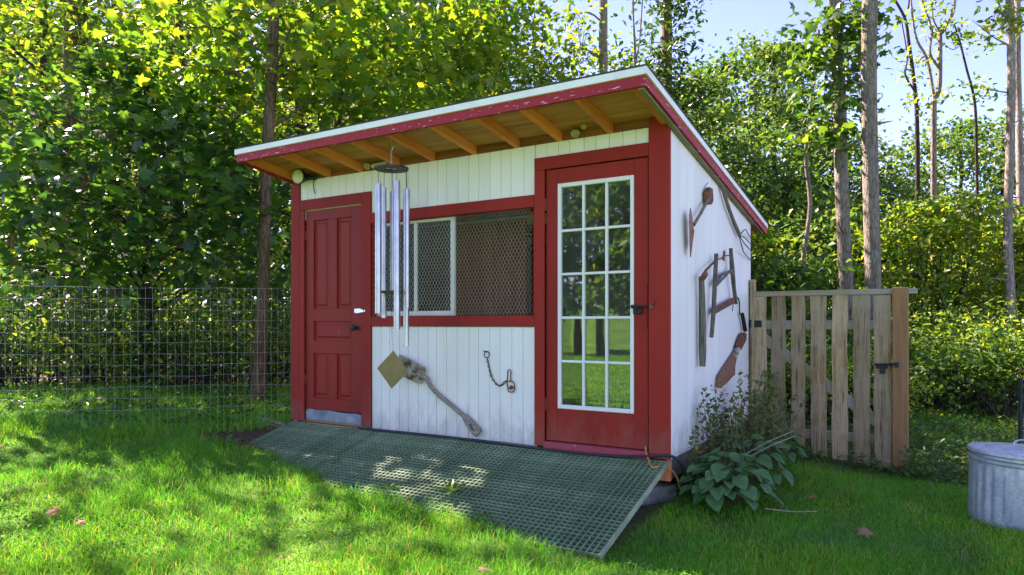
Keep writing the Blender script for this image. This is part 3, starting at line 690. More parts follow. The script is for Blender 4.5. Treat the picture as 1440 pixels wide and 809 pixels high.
for t in ([(1.85,1.69),(1.93,1.745),(1.985,1.752),(2.15,1.735),(2.42,1.725)],[(1.86,1.69),(1.95,1.68),(2.10,1.655),(2.42,1.64)],[(1.86,1.685),(1.89,1.64),(2.05,1.60),(2.40,1.57)],[(1.85,1.685),(1.80,1.62),(1.85,1.57),(1.97,1.545),(2.38,1.51)]):
    MB().tube(smooth_path([S(y,z,.025+.03*math.sin(k*.9)) for k,(y,z) in enumerate(t)],4), .0045, 6).build('tine', M['black'], fk)
flail = thing('threshing_flail', 'long dark wooden club on a rusty strap, hung on the side wall', 'flail', (SX,.6,.55))
MB().tube([S(.585,1.245,.04),S(.60,1.10,.04),S(.61,.9,.04),S(.615,.70,.04),S(.615,.575,.04)], [.020,.024,.027,.028,.022], 10).build('club', M['grey_stick'], flail)
MB().tube([S(.57,1.235,.05),S(.68,1.30,.05),S(.98,1.405,.05)], [.016,.013,.012], 6, flat=.5).tube([S(.55,1.23,.06),S(.62,1.265,.06)],.022,8).build('strap', M['rust'], flail)
saw = thing('bow_saw', 'old wooden frame saw with rusty blade hung on the side wall', 'saw', (SX,1.2,.78))
MB().tube([S(.985,1.447,.045),S(.95,1.24,.045),S(.91,1.0,.045),S(.845,.79,.045)], [.016,.018,.018,.016], 9).build('frame_arm', M['grey_stick'], saw)
MB().tube([S(1.452,1.535,.045),S(1.50,1.38,.045),S(1.56,1.22,.045),S(1.64,1.07,.045)], [.015,.021,.018,.016], 9).build('frame_arm', M['grey_stick'], saw)
MB().tube(smooth_path([S(.98,1.215,.045),S(1.15,1.29,.045),S(1.32,1.315,.045),S(1.50,1.355,.045)],3), [.014]*10, 8).tube([S(.99,1.20,.05),S(1.15,1.255,.05),S(1.3,1.30,.05)],.009,6).build('cross_bar', M['grey_stick'], saw)
MB().prism([(.92,.965),(1.66,1.085),(1.66,1.125),(1.64,1.135),(.925,1.02)], 'x', SX+.040, SX+.046).build('saw_blade', M['rust'], saw)
mb = MB(); mb.tube(smooth_path([S(.99,1.405,.05),S(1.12,1.42,.05),S(1.22,1.45,.05),S(1.452,1.475,.05)],4), .006, 6).tube([S(1.19,1.41,.05),S(1.21,1.49,.05)], .009, 6); mb.build('tension_wire', M['rust'], saw)
hook = thing('hay_hook', 'small black curved hay hook with stub handle on the side wall', 'hook', (SX,1.8,.84))
MB().tube(smooth_path([S(1.62,1.005),S(1.665,1.085),S(1.77,1.130),S(1.87,1.095),S(1.885,.99),S(1.93,.985)],5), [.004]*6+[.0065]*20, 6).build('hook', M['black'], hook)
MB().tube([S(1.94,.985,.03),S(2.06,.83,.03)], [.018,.020], 8).build('handle', M['black'], hook)
shr = thing('sheep_shears', 'rusty pointed garden shears hung lowest on the side wall', 'shears', (SX,1.5,.38))
MB().prism([(1.10,.375),(1.135,.47),(1.30,.53),(1.44,.575),(1.60,.63),(1.66,.60),(1.60,.53),(1.585,.45),(1.50,.44),(1.30,.40)], 'x', SX+.02, SX+.05).build('blade', M['rust_light'], shr)
MB().tube([S(1.58,.585,.035),S(1.72,.655,.035),S(1.76,.68,.035)], [.030,.026,.024], 8).build('ferrule', M['spade_iron'], shr)
MB().prism([(1.72,.69),(1.80,.66),(2.0,.745),(2.01,.80),(1.935,.815),(1.84,.77)], 'x', SX+.015, SX+.055).build('handle', M['rust'], shr)

# ------------------------------------------------------------------ gate
GY = 2.40
gate = thing('picket_gate', 'weathered wooden picket gate of seven boards beside the shed', 'gate', (4.35, GY, -.38))
rg = random.Random(11)
px0 = [3.735, 3.895, 4.085, 4.285, 4.470, 4.635, 4.800]
for i, x in enumerate([3.768,3.94,4.116,4.293,4.468,4.647,4.812]):
    w_ = .129 + rg.uniform(-.008,.010); zb = -.27 - .10*(x-3.74)/1.07 + rg.uniform(-.012,.012); zt = 1.150 + rg.uniform(-.01,.01); l = rg.uniform(-.006,.006)
    mb = MB(); x0, x1 = x-w_/2, x+w_/2; y0 = GY-.045+rg.uniform(-.003,.003); y1 = y0+.022
    # hand-split outline
    zs = np.linspace(zb, zt, 9); jl = [rg.uniform(-.005,.005) for _ in zs]; jr = [rg.uniform(-.005,.005) for _ in zs]
    poly = [(x0+jl[k]+l*(k/8), z) for k, z in enumerate(zs)] + [(x1+jr[k]+l*(k/8), z+(rg.uniform(-.006,.006) if k in (0,8) else 0)) for k, z in reversed(list(enumerate(zs)))]
    mb.prism(poly, 'y', y0, y1); b = mb.build('picket', M['gate'], gate)
    for z in (-.10, .90):
        MB().lathe([(.004,0),(.0042,.003),(.001,.004)], (x+.02,y0-.0,z), 6)
for z0, z1 in ((1.152,1.202),): MB().box((3.70,5.075),(GY-.052,GY+.028),(z0,z1),.005).build('top_rail', M['gate_h'], gate)
MB().box((3.69,4.90),(GY-.015,GY+.022),(.84,.925),.004).build('back_rail', M['gate_h'], gate)
MB().box((3.78,4.90),(GY-.015,GY+.022),(-.175,-.09),.004).build('back_rail', M['gate_h'], gate)
a = Vector((3.74,0,.80)); b = Vector((4.87,0,-.06)); d = (b-a).normalized(); n_ = Vector((-d.z,0,d.x))*.045
MB().prism([((a+n_).x,(a+n_).z),((a-n_).x,(a-n_).z),((b-n_).x,(b-n_).z),((b+n_).x,(b+n_).z)], 'y', GY-.012, GY+.018).build('diagonal_brace', M['gate_h'], gate)
MB().box((3.675,3.79),(GY-.056,GY-.046),(.86,.925),.003).tube([(3.69,GY-.056,.855),(3.69,GY-.056,.93)],.012,8).build('hinge', M['black'], gate)
MB().box((4.76,4.85),(GY-.066,GY-.047),(.50,.535),.003).tube([(4.75,GY-.066,.535),(4.93,GY-.070,.54)],.009,8).box((4.79,4.83),(GY-.072,GY-.052),(.455,.51),.003).build('latch', M['black'], gate)
solo(MB().box((4.885,5.008),(GY-.075,GY+.025),(-.60,1.212),.006), 'gate_post', 'brown_post', 'plain brown square post at the latch side of the picket gate', 'post', (4.95,GY,-.45))
MB().box((4.905,4.935),(GY-.095,GY-.076),(.515,.56),.003).build('keeper', M['black'], bpy.data.objects['gate_post'])
solo(MB().box((3.684,3.722),(GY-.06,GY+.04),(-.4,1.32),.004), 'hinge_post', 'gate', 'narrow grey post fixed to the back corner of the shed', 'post', (3.7,GY,-.35))

# ------------------------------------------------------------------ wire fence
FA = Vector((-.03,.02,0)); FD = Vector((-1.66,-1.76,0)).normalized()
wf = thing('wire_fence', 'galvanised welded wire mesh fence joining the shed corner on the left', 'fence', (-1.0,-1.0,g1(-1,-1)))
rw = random.Random(4); FL = 4.2
def fp(s, z): p = FA + FD*s; return (p.x + .02*math.sin(s*2.3), p.y, z + .0*s + (g1(p.x, p.y) if z < .05 else 0))
for k in range(13):
    z = .02 + k*.1; amp = rw.uniform(.003,.007); ph = rw.uniform(0,6)
    MB().tube([fp(s, z + amp*math.sin(s*3.1+ph) + .004*math.sin(s*11+ph)) for s in np.linspace(0,FL,46)], .0013, 4, False).build('line_wire', M['galv_wire'], wf)
s = .03
while s < FL:
    dx = rw.uniform(-.008,.008)
    MB().tube([fp(s,-.01),fp(s+dx*.5,.3),fp(s+dx,.62),fp(s+dx*.3,.95),fp(s-dx*.3,1.23)], .0010, 4, False).build('stay_wire', M['galv_wire'], wf)
    s += .0605 + rw.uniform(-.004,.004)
p = fp(3.6,0); solo(MB().tube([(p[0],p[1]+.03,p[2]-.3),(p[0],p[1]+.03,p[2]+1.35)],.02,6), 'fence_post', 'tpost', 'dark metal stake carrying the wire fence left of the shed', 'post', p)
x, y = spot(4.98, 6.7); z = g1(x,y)
solo(MB().box((x-.02,x+.02),(y-.004,y+.004),(z-.3,z+.85),.001).box((x-.004,x+.004),(y-.03,y-.005),(z-.3,z+.85),.001), 'fence_stake', 'tpost', 'dark green metal stake standing behind the galvanised can', 'post', (x,y,z))

# ------------------------------------------------------------------ galvanised can
cx, cy = spot(3.14, 4.22); cz = g1(cx, cy) - .03
can = thing('trash_can', 'fluted galvanised steel trash can with domed lid on the lawn', 'trash can', (cx,cy,cz))
can.rotation_euler = (0, R(2.5), R(31)); 
prof = [(.265,0),(.272,.004),(.272,.03),(.270,.05),(.272,.08),(.273,.14),(.274,.22),(.275,.30),(.276,.345),(.277,.365),(.278,.372),(.285,.378),(.286,.394),(.279,.400),(.268,.402),(.267,.43)]
prof = [(r, z*1.04) for r, z in prof]
mb = MB(); mb.lathe(prof, (0,0,0), 168, lambda i,a: (.0085*abs(math.cos(14*a))**1.5 if 4 <= i <= 7 else (.004*abs(math.cos(14*a)) if i in (3,8) else 0))-.003*(4 <= i <= 7))
inlocal(mb, 'body', 'galv', can)
mb = MB(); z0 = .437
mb.lathe([(.27,z0+.004),(.291,z0+.000),(.295,z0+.006),(.294,z0+.022),(.288,z0+.029),(.27,z0+.032),(.20,z0+.037),(.195,z0+.043),(.19,z0+.044),(.10,z0+.053),(.01,z0+.056)], (0,0,0), 72); lid = inlocal(mb, 'lid', 'galv', can)
mb = MB(); mb.tube(smooth_path([(-.065,0,z0+.05),(-.063,0,z0+.075),(-.03,0,z0+.090),(.03,0,z0+.090),(.063,0,z0+.075),(.065,0,z0+.05)],4), .006, 8); inlocal(mb, 'lid_handle', 'galv', lid)
mb = MB(); mb.tube(smooth_path([(.07,-.272,.30),(.07,-.300,.27),(.0,-.312,.22),(-.07,-.300,.27),(-.07,-.272,.30)],4), .006, 8); inlocal(mb, 'side_handle', 'galv', can)

# scrap boards by the left corner
solo(MB().box((-.42,.02),(-.115,-.05),(-.10,-.055),.004), 'scrap_board', 'scrap', 'weathered board end lying beside the ramp at the shed corner', 'board', (-.2,-.08,-.08))
solo(MB().tube([(-.50,-.02,-.03),(-.28,-.09,-.03),(.06,-.16,-.045)], [.012,.015,.012], 7), 'fallen_stick', 'bark_pale', 'pale stick resting on the ramp corner by the solid door', 'stick', (-.2,-.1,-.05))
#@@VEG
# ------------------------------------------------------------------ vegetation
def nrm(a): return a / np.maximum(1e-9, np.linalg.norm(a, axis=-1, keepdims=True))
_o = [(0,0),(.25,-.10),(.52,.10),(.34,.26),(.60,.56),(.25,.54),(.0,1.0),(-.25,.54),(-.60,.56),(-.34,.26),(-.52,.10),(-.25,-.10)]
T_MAPLE = (np.array([(x,y,-.22*x*x-.18*(y-.3)**2) for x,y in _o] + [(0,.36,.05)]), np.array([(i,(i+1) % 12,12) for i in range(12)]))
T_LEAF = (np.array([(0,0,0),(.24,.30,.07),(.20,.66,.05),(0,1,-.10),(-.20,.66,.05),(-.24,.30,.07)]), np.array([(0,1,2),(0,2,3),(0,3,4),(0,4,5)]))
T_SIMPLE = (np.array([(0,0,0),(.36,.45,.09),(0,1,-.08),(-.36,.45,.09)]), np.array([(0,1,2),(0,2,3)]))
T_LONG = (np.array([(0,0,0),(.10,.4,.03),(0,1,-.15),(-.10,.4,.03)]), np.array([(0,1,2),(0,2,3)]))
def leaves(name, C, size, tmpl, mat, parent, rng, up=.55, droop=.25):
    tv, tt = tmpl; n = len(C)
    nv = nrm(rng.normal(size=(n,3))*(1-up) + np.array([0,0,1])*up)
    rv = rng.normal(size=(n,3)); rv[:,2] -= droop*1.5
    b = nrm(rv - nv*(rv*nv).sum(1,keepdims=True)); t = np.cross(b, nv)
    V = C[:,None,:] + size[:,None,None]*(tv[None,:,0:1]*t[:,None] + tv[None,:,1:2]*b[:,None] + tv[None,:,2:3]*nv[:,None])
    T = (np.arange(n)*len(tv))[:,None,None] + tt[None]
    o0 = np.array(worldpos(parent)) if parent is not None else np.zeros(3)
    m = fastmesh(name, V.reshape(-1,3)-o0, T.reshape(-1,3))
    return put(name, m, M[mat], parent)
def clump_points(rng, clumps, twigs, per, spread):
    """twigs spread through the outer part of each clump, leaves gathered flat around each twig"""
    out = []
    for c, r in clumps:
        c = np.array(c); r = np.array(r) if hasattr(r, '__len__') else np.array([r,r,r*.7])
        k = max(1, int(twigs * rng.uniform(.7,1.3)))
        d = nrm(rng.normal(size=(k,3))) * (rng.uniform(0,1,(k,1))**.5) * r
        tw = c + d
        L = np.repeat(tw, per, 0) + rng.normal(size=(k*per,3))*np.array([spread,spread,spread*.42])
        out.append(L)
    return np.concatenate(out)
def trunk_path(base, H, lean, rng, n=9, wob=.05):
    P = []
    for i in range(n):
        t = i/(n-1)
        P.append(Vector((base[0]+lean[0]*t+rng.uniform(-1,1)*wob*(t>0), base[1]+lean[1]*t+rng.uniform(-1,1)*wob*(t>0), base[2]-.1+(H+.1)*t)))
    return P
def on_path(P, t):
    f = t*(len(P)-1); i = min(int(f), len(P)-2); return P[i].lerp(P[i+1], f-i)
def tree(name, label, base_xy, H, r0, r1, crown, mat, bark, seed, lean=(0,0), ncl=10, twigs=30, per=9, leaf=.13, tmpl=T_LEAF, spread=.28, group=None, extra=(), cat='tree', rfac=.42, wob=.05, up=.55, stubs=0):
    rng = np.random.default_rng(seed); bx, by = base_xy; bz = g1(bx, by)
    root = thing(name, label, cat, (bx,by,bz), group)
    P = trunk_path((bx,by,bz), H, lean, rng, wob=wob); n = len(P)
    rad = [r0 + (r1-r0)*(i/(n-1)) for i in range(n)]; rad[0] = r0*1.25
    MB().tube(smooth_path(P,3), [np.interp(i, np.arange(n)*3, rad) for i in range((n-1)*3+1)], 12).build('trunk', M[bark], root)
    zb, zt, cr = crown; clumps = []; mb = MB()
    for i in range(ncl):
        f = (i+rng.uniform(.1,.9))/ncl; z = zb + (zt-zb)*f
        prof = math.sin(math.pi*(.18+.75*f))
        a = i*2.4 + rng.uniform(-.5,.5); rd = cr*prof*rng.uniform(.45,1.0)
        tp = on_path(P, min(1, max(0, z/H)))
        c = np.array([tp.x+rd*math.cos(a), tp.y+rd*math.sin(a), bz+z])
        clumps.append((c, np.array([1,1,.62])*cr*rfac*rng.uniform(.8,1.25)))
    for c in extra: clumps.append((np.array(c[0]), np.array(c[1])))
    for c, r in clumps:
        hh = max(.12, min(.97, (c[2]-bz - .35*math.hypot(c[0]-bx,c[1]-by))/H)); s = on_path(P, hh)
        e = Vector(c); md = s.lerp(e,.55) + Vector((rng.uniform(-.15,.15),rng.uniform(-.15,.15),.12))
        rb = max(.008, (r0+(r1-r0)*hh)*.30)
        mb.tube(smooth_path([s,md,e],4), [rb*(1-.8*k/8) for k in range(9)], 6)
        for q in range(4):
            d = Vector(nrm(rng.normal(size=3))*r*.8); st = md.lerp(e, rng.uniform(.2,.9)); mb.tube([st, st+d*.5+Vector((0,0,.05)), e+d], [rb*.4,rb*.25,.003], 4)
    for q in range(stubs):
        t0 = rng.uniform(.15,.75); s = on_path(P, t0); a = rng.uniform(0,6.28); L = rng.uniform(.15,.7); rr_ = (r0+(r1-r0)*t0)
        d = Vector((math.cos(a),math.sin(a),rng.uniform(-.1,.6))); mb.tube([s, s+d*(rr_+L*.4), s+d*(rr_+L)+Vector((0,0,rng.uniform(-.05,.12)))], [rr_*.28,rr_*.16,.004], 5)
    if clumps:
        mb.build('branches', M[bark], root)['kind'] = 'stuff'
        C = clump_points(rng, clumps, twigs, per, spread)
        leaves('crown', C, leaf*rng.uniform(.6,1.2,len(C)), tmpl, mat, root, rng, up)
    return root
def shrub(name, label, base_xy, clumps, mat, seed, twigs=40, per=8, leaf=.07, tmpl=T_LEAF, spread=.14, group=None, cat='shrub', bark='bark_dark', up=.5, nst=6):
    rng = np.random.default_rng(seed); bx, by = base_xy; bz = g1(bx, by)
    root = thing(name, label, cat, (bx,by,bz), group); mb = MB()
    cl = [(np.array([bx+c[0],by+c[1],bz+c[2]]), np.array(r)) for c, r in clumps]
    for c, r in cl:
        for q in range(nst):
            e = Vector(c + nrm(rng.normal(size=3))*r*.7); s = Vector((bx+rng.uniform(-.25,.25),by+rng.uniform(-.25,.25),bz-.05))
            md = s.lerp(e,.5)+Vector((rng.uniform(-.1,.1),rng.uniform(-.1,.1),.15)); mb.tube(smooth_path([s,md,e],3), [.014,.013,.012,.01,.008,.006,.003], 5)
    mb.build('stems', M[bark], root)['kind'] = 'stuff'
    C = clump_points(rng, cl, twigs, per, spread); zf = gz(C[:,0],C[:,1])+.02; C[:,2] = np.maximum(C[:,2], zf)
    leaves('foliage', C, leaf*rng.uniform(.55,1.2,len(C)), tmpl, mat, root, rng, up)
    return root
def at_view(px, dep): return spot((px-720)/962*dep, dep)
def zv(py, dep): return .896 + (455-py)/962*dep        # height seen at that row

# --- the woods left of the shed
x, y = at_view(362, 8.3)
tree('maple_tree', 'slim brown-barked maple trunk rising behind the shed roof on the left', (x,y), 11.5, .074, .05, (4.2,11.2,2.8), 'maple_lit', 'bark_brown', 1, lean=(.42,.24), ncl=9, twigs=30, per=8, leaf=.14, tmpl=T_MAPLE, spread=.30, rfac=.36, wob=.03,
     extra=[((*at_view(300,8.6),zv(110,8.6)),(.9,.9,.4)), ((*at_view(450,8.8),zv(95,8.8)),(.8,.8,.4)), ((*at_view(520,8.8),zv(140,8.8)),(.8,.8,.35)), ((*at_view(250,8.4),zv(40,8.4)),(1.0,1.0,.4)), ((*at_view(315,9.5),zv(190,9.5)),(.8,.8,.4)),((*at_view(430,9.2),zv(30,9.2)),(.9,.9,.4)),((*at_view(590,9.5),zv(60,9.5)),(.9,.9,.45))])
x, y = at_view(205, 9.3)
ex = []
rngx = np.random.default_rng(77)
for px, py, dp, r in ((90,210,8.2,.9),(170,180,8.4,.95),(250,200,8.3,.9),(318,235,8.6,.65),(130,280,7.9,1.0),(220,285,7.8,1.0),(290,300,8.2,.8),(60,330,8.0,.85),(170,350,8.0,.9),(262,370,8.3,.75),(350,330,9.6,.6),(392,270,9.8,.5),(20,260,8.4,.8),(40,150,8.8,.8),(190,120,9.2,.8),(340,395,9.8,.55),(110,390,8.6,.7)):
    ex.append(((*at_view(px,dp), zv(py,dp)), (r,r,r*.55)))
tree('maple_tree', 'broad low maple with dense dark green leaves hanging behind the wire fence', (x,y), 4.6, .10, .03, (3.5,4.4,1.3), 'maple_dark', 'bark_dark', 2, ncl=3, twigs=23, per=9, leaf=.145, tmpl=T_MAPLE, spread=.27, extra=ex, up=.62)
tree('oak_tree', 'thick dark trunk wrapped in ivy deep in the woods', at_view(108,13), 13, .24, .14, (6,12.5,2.6), 'leaf_yel', 'bark_brown', 3, ncl=9, twigs=30, per=9, leaf=.15, tmpl=T_SIMPLE, spread=.34,
     extra=[((*at_view(112,12.7),zv(40,12.7)),(.45,.45,1.3)), ((*at_view(30,12),zv(130,12)),(1.2,1.2,.6)), ((*at_view(40,11),zv(220,11)),(1.1,1.1,.6)),((*at_view(160,12),zv(60,12)),(1.0,1.0,.6))])
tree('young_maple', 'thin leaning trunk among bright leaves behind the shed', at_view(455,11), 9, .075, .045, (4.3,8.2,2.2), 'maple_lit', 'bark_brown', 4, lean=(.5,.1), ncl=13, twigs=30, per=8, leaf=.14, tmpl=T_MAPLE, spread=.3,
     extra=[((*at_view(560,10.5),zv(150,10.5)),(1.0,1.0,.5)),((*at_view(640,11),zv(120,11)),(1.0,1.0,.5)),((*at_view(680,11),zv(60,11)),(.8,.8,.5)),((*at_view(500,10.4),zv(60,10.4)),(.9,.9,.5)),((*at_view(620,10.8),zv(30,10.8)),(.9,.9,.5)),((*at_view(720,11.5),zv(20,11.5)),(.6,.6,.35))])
tree('tulip_tree', 'straight grey trunk half hidden by maple leaves left of the roof peak', at_view(540,14), 10.5, .15, .11, (6.8,9.8,2.6), 'leaf_mid', 'bark_grey', 5, ncl=12, twigs=36, per=9, leaf=.15, tmpl=T_SIMPLE, spread=.36,
     extra=[((*at_view(560,13),zv(150,13)),(1.4,1.4,.7)),((*at_view(640,14),zv(130,14)),(1.3,1.3,.7)),((*at_view(480,13),zv(80,13)),(1.3,1.3,.7)),((*at_view(700,14),zv(90,14)),(1.1,1.1,.6))])
deep = [(-40,17,12),(60,18,13),(160,19,12.5),(250,17,12),(330,20,13),(420,18,12),(500,20,13),(590,19,11),(665,21,10.5),(200,25,15),(380,26,15),(560,27,14),(20,26,15)]
for i, (px, dp, h) in enumerate(deep):
    tree('woodland_tree', ('yellow-green' if i % 3 == 0 else 'mid-green') + ' leafy tree standing deep in the woods behind the wire fence', at_view(px,dp), h, .16, .07, (1.2,h,3.3), 'leaf_yel' if i % 3 == 0 else 'leaf_mid', 'bark_dark' if i % 2 else 'bark_brown', 40+i, ncl=17, twigs=30, per=8, leaf=.20, tmpl=T_SIMPLE, spread=.42, group=('yellow-green' if i % 3 == 0 else 'mid-green') + ' trees deep in the woods', rfac=.40)
# the wood beyond, too far to tell tree from tree
def far_woods():
    rng = np.random.default_rng(90); n = 26000
    px = rng.uniform(-140,1600,n); dep = rng.uniform(30,38,n); lat = (px-720)/962*dep
    x = CAM[0]+lat*RV[0]+dep*FV[0]; y = CAM[1]+lat*RV[1]+dep*FV[1]
    top = np.where(px < 700, 16, np.where(px < 960, 8.0, np.where(px < 1140, 3.5, 5.0))) + 1.5*np.sin(px*.03)+1.0*np.sin(px*.011+1)
    z = gz(x,y) + rng.uniform(0,1,n)**.9*top
    o = leaves('far_woods', np.stack([x,y,z],-1), rng.uniform(.5,1.0,n), T_SIMPLE, 'leaf_far', None, rng, .3); o['kind'] = 'stuff'; tag(o, 'solid green mass of the far woods behind all the trees', 'woods')
far_woods()
# thicket behind the fence
labels = 'low leafy bush in the dark thicket behind the wire fence'
rngx = np.random.default_rng(9)
for i, (px, dp, h) in enumerate(((-20,8.6,1.5),(50,9.0,1.7),(120,8.8,1.3),(185,9.4,1.4),(250,9.0,1.2),(310,9.6,1.5),(365,9.4,1.3),(405,10.2,1.6),(20,10.8,2.2),(140,11.2,2.2),(270,11.4,2.2),(390,11.6,2.2))):
    shrub('bush', ('mid-green small-leaved bush','dark green bush','yellow-green bush','mid-green small-leaved bush')[i % 4] + ' in the thicket behind the wire fence', at_view(px,dp), [((0,0,h*.55),(.75,.75,h*.5)),((.4,.2,h*.35),(.6,.6,h*.35)),((-.4,-.1,h*.4),(.6,.6,h*.4))], ('leaf_mid','maple_dark','leaf_yel','leaf_mid')[i % 4], 100+i, twigs=38, per=9, leaf=.09, spread=.16, group=('mid-green','dark green','yellow-green','mid-green')[i % 4] + ' bushes behind the wire fence')
# --- behind the roof
tree('tulip_tree', 'tall bare grey trunk rising above the roof peak', at_view(848,15), 17, .105, .08, (10.5,16.5,2.2), 'leaf_yel', 'bark_grey', 6, ncl=8, twigs=22, per=7, leaf=.16, tmpl=T_LEAF, spread=.4,
     extra=[((*at_view(815,15),zv(70,15)),(.7,.7,1.0)),((*at_view(765,15.5),zv(60,15.5)),(.8,.8,.9)),((*at_view(800,15.2),zv(20,15.2)),(.8,.8,.7))])
tree('leaning_tree', 'crooked pale trunk leaning left above the roof', at_view(828,16.5), 7.5, .10, .05, (5.5,7.5,1.6), 'leaf_yel', 'bark_grey', 7, lean=(-1.1,-.6), ncl=8, twigs=26, per=8, leaf=.16, tmpl=T_LEAF, spread=.38,
     extra=[((*at_view(740,16),zv(110,16)),(1.2,1.2,.7)),((*at_view(790,16),zv(100,16)),(1.0,1.0,.7)),((*at_view(850,17),zv(90,17)),(.8,.8,.6)),((*at_view(700,16),zv(140,16)),(1.2,1.2,.7))])
tree('ivy_tree', 'tree clothed in a column of dark ivy behind the roof peak', at_view(940,16), 13, .15, .10, (9.5,13,1.8), 'leaf_ivy', 'bark_brown', 8, ncl=5, twigs=30, per=9, leaf=.16, tmpl=T_LEAF, spread=.3,
     extra=[((*at_view(938,15.8),zv(py,15.8)),(.75,.75,.75)) for py in (-30,10,60,110,160)] + [((*at_view(925,15.6),zv(90,15.6)),(.5,.5,.7)),((*at_view(955,16),zv(140,16)),(.6,.6,.8)),((*at_view(950,16),zv(200,16)),(.8,.8,.8)),((*at_view(975,16),zv(240,16)),(.9,.9,.7))])
sap = thing('bare_sapling', 'thin bare forked sapling above the roof peak', 'tree', (*at_view(895,15), g1(*at_view(895,15))))
def pxpath(pts, dep): return [(*at_view(px,dep), zv(py,dep)) for px, py in pts]
MB().tube(smooth_path(pxpath([(888,420),(890,250),(893,95),(892,50),(890,5),(892,-30)],15),3), [.05]*6+[.03]*4+[.02]*6, 7).build('trunk', M['bark_grey'], sap)
MB().tube(smooth_path(pxpath([(893,92),(899,60),(902,20),(905,-30)],15),3), .018, 6).tube(smooth_path(pxpath([(891,8),(896,-2),(902,-30)],15),3), .014, 6).build('branches', M['bark_grey'], sap)
# --- right of the shed: two tall straight trunks
tree('poplar_tree', 'tall straight grey trunk behind the gate with leafy sprouts on its upper half', at_view(1194,12), 14, .118, .092, (11,14,2.2), 'leaf_mid', 'bark_grey', 10, lean=(-.42,-.24), ncl=3, twigs=16, per=8, leaf=.16, tmpl=T_MAPLE, spread=.3, wob=.03, stubs=14,
     extra=[((*at_view(1180,11.7),zv(30,11.7)),(.45,.45,.35)),((*at_view(1150,11.7),zv(60,11.7)),(.40,.40,.30)),((*at_view(1190,11.6),zv(75,11.6)),(.45,.4,.35)),((*at_view(1165,11.8),zv(120,11.8)),(.4,.4,.45)),((*at_view(1172,11.7),zv(180,11.7)),(.25,.25,.35)),((*at_view(1205,11.8),zv(45,11.8)),(.4,.4,.25))])
tree('poplar_tree', 'tallest straight bare trunk behind the gate, nearest the latch post', at_view(1229,11), 15, .125, .10, (11.5,15,2.4), 'leaf_mid', 'bark_grey', 11, lean=(-.12,-.07), ncl=5, twigs=14, per=8, leaf=.16, tmpl=T_MAPLE, spread=.35, wob=.03, stubs=14)
tree('crooked_tree', 'thin crooked trunk with thin crown between shed and twin trunks', at_view(1118,15), 7.5, .06, .03, (4.5,7.4,1.1), 'leaf_mid', 'bark_grey', 12, lean=(.45,.2), ncl=7, twigs=14, per=7, leaf=.16, spread=.28, wob=.08)
tree('pale_birch', 'pale slender trunk with knots beyond the galvanised can', at_view(1420,12), 12, .075, .055, (9,12,1.8), 'leaf_yel', 'bark_pale', 13, ncl=5, twigs=16, per=7, leaf=.15, spread=.3, wob=.03, stubs=12,
     extra=[((*at_view(1400,12),zv(20,12)),(.5,.5,.3)),((*at_view(1440,12),zv(30,12)),(.4,.4,.3))])
tree('pale_birch', 'second pale trunk close behind the knotted one beyond the can', at_view(1437,13.5), 13, .07, .05, (9.5,13,1.8), 'leaf_yel', 'bark_pale', 14, ncl=5, twigs=16, per=7, leaf=.15, spread=.3, lean=(-.15,-.1), wob=.03)
def bare(name, label, dep, base_px, lines, leafpts, seed):
    rng = np.random.default_rng(seed); bx, by = at_view(base_px, dep); root = thing(name, label, 'tree', (bx,by,g1(bx,by)))
    for k, (pts, r) in enumerate(lines):
        P = smooth_path(pxpath(pts, dep), 4); n = len(P)
        MB().tube(P, [r*(1-.55*i/n) for i in range(n)], 7).build('trunk' if k == 0 else 'limb', M['bark_dark' if seed % 2 else 'bark_grey'], root)
    C = clump_points(rng, [((*at_view(px,dep),zv(py,dep)),(.35,.35,.3)) for px, py in leafpts], 7, 6, .14)
    leaves('crown', C, .15*rng.uniform(.6,1.1,len(C)), T_LEAF, 'leaf_yel', root, rng)
bare('vine_sapling', 'sparse twisting sapling with looping vine above the yellow-green thicket', 16, 1291, [([(1291,430),(1290,200),(1287,130),(1278,60),(1272,25),(1252,-10)],.055),([(1289,132),(1273,105),(1276,80),(1268,30)],.025),([(1272,26),(1278,8),(1278,-20)],.025)], [(1288,105),(1290,140),(1298,158),(1283,90)], 21)
bare('forked_sapling', 'sparse forked sapling with two curving limbs above the thicket', 15, 1313, [([(1313,430),(1313,170),(1314,145),(1321,120),(1322,60),(1324,45),(1340,18),(1343,-15)],.065),([(1314,140),(1304,85),(1290,58),(1284,30),(1280,-15)],.035),([(1320,95),(1308,75),(1310,40),(1298,5),(1294,-15)],.03),([(1322,45),(1312,25),(1311,-15)],.022)], [(1318,135),(1326,55),(1302,20),(1303,30),(1312,8),(1330,30),(1322,70)], 22)
bare('leaning_sapling', 'single thin leaning sapling against the sky beside the forked one', 15, 1376, [([(1376,430),(1373,200),(1370,140),(1360,100),(1350,60),(1342,35)],.035),([(1352,62),(1340,70),(1328,62)],.012)], [(1378,130),(1386,135),(1352,58),(1365,120),(1390,60),(1382,45)], 23)
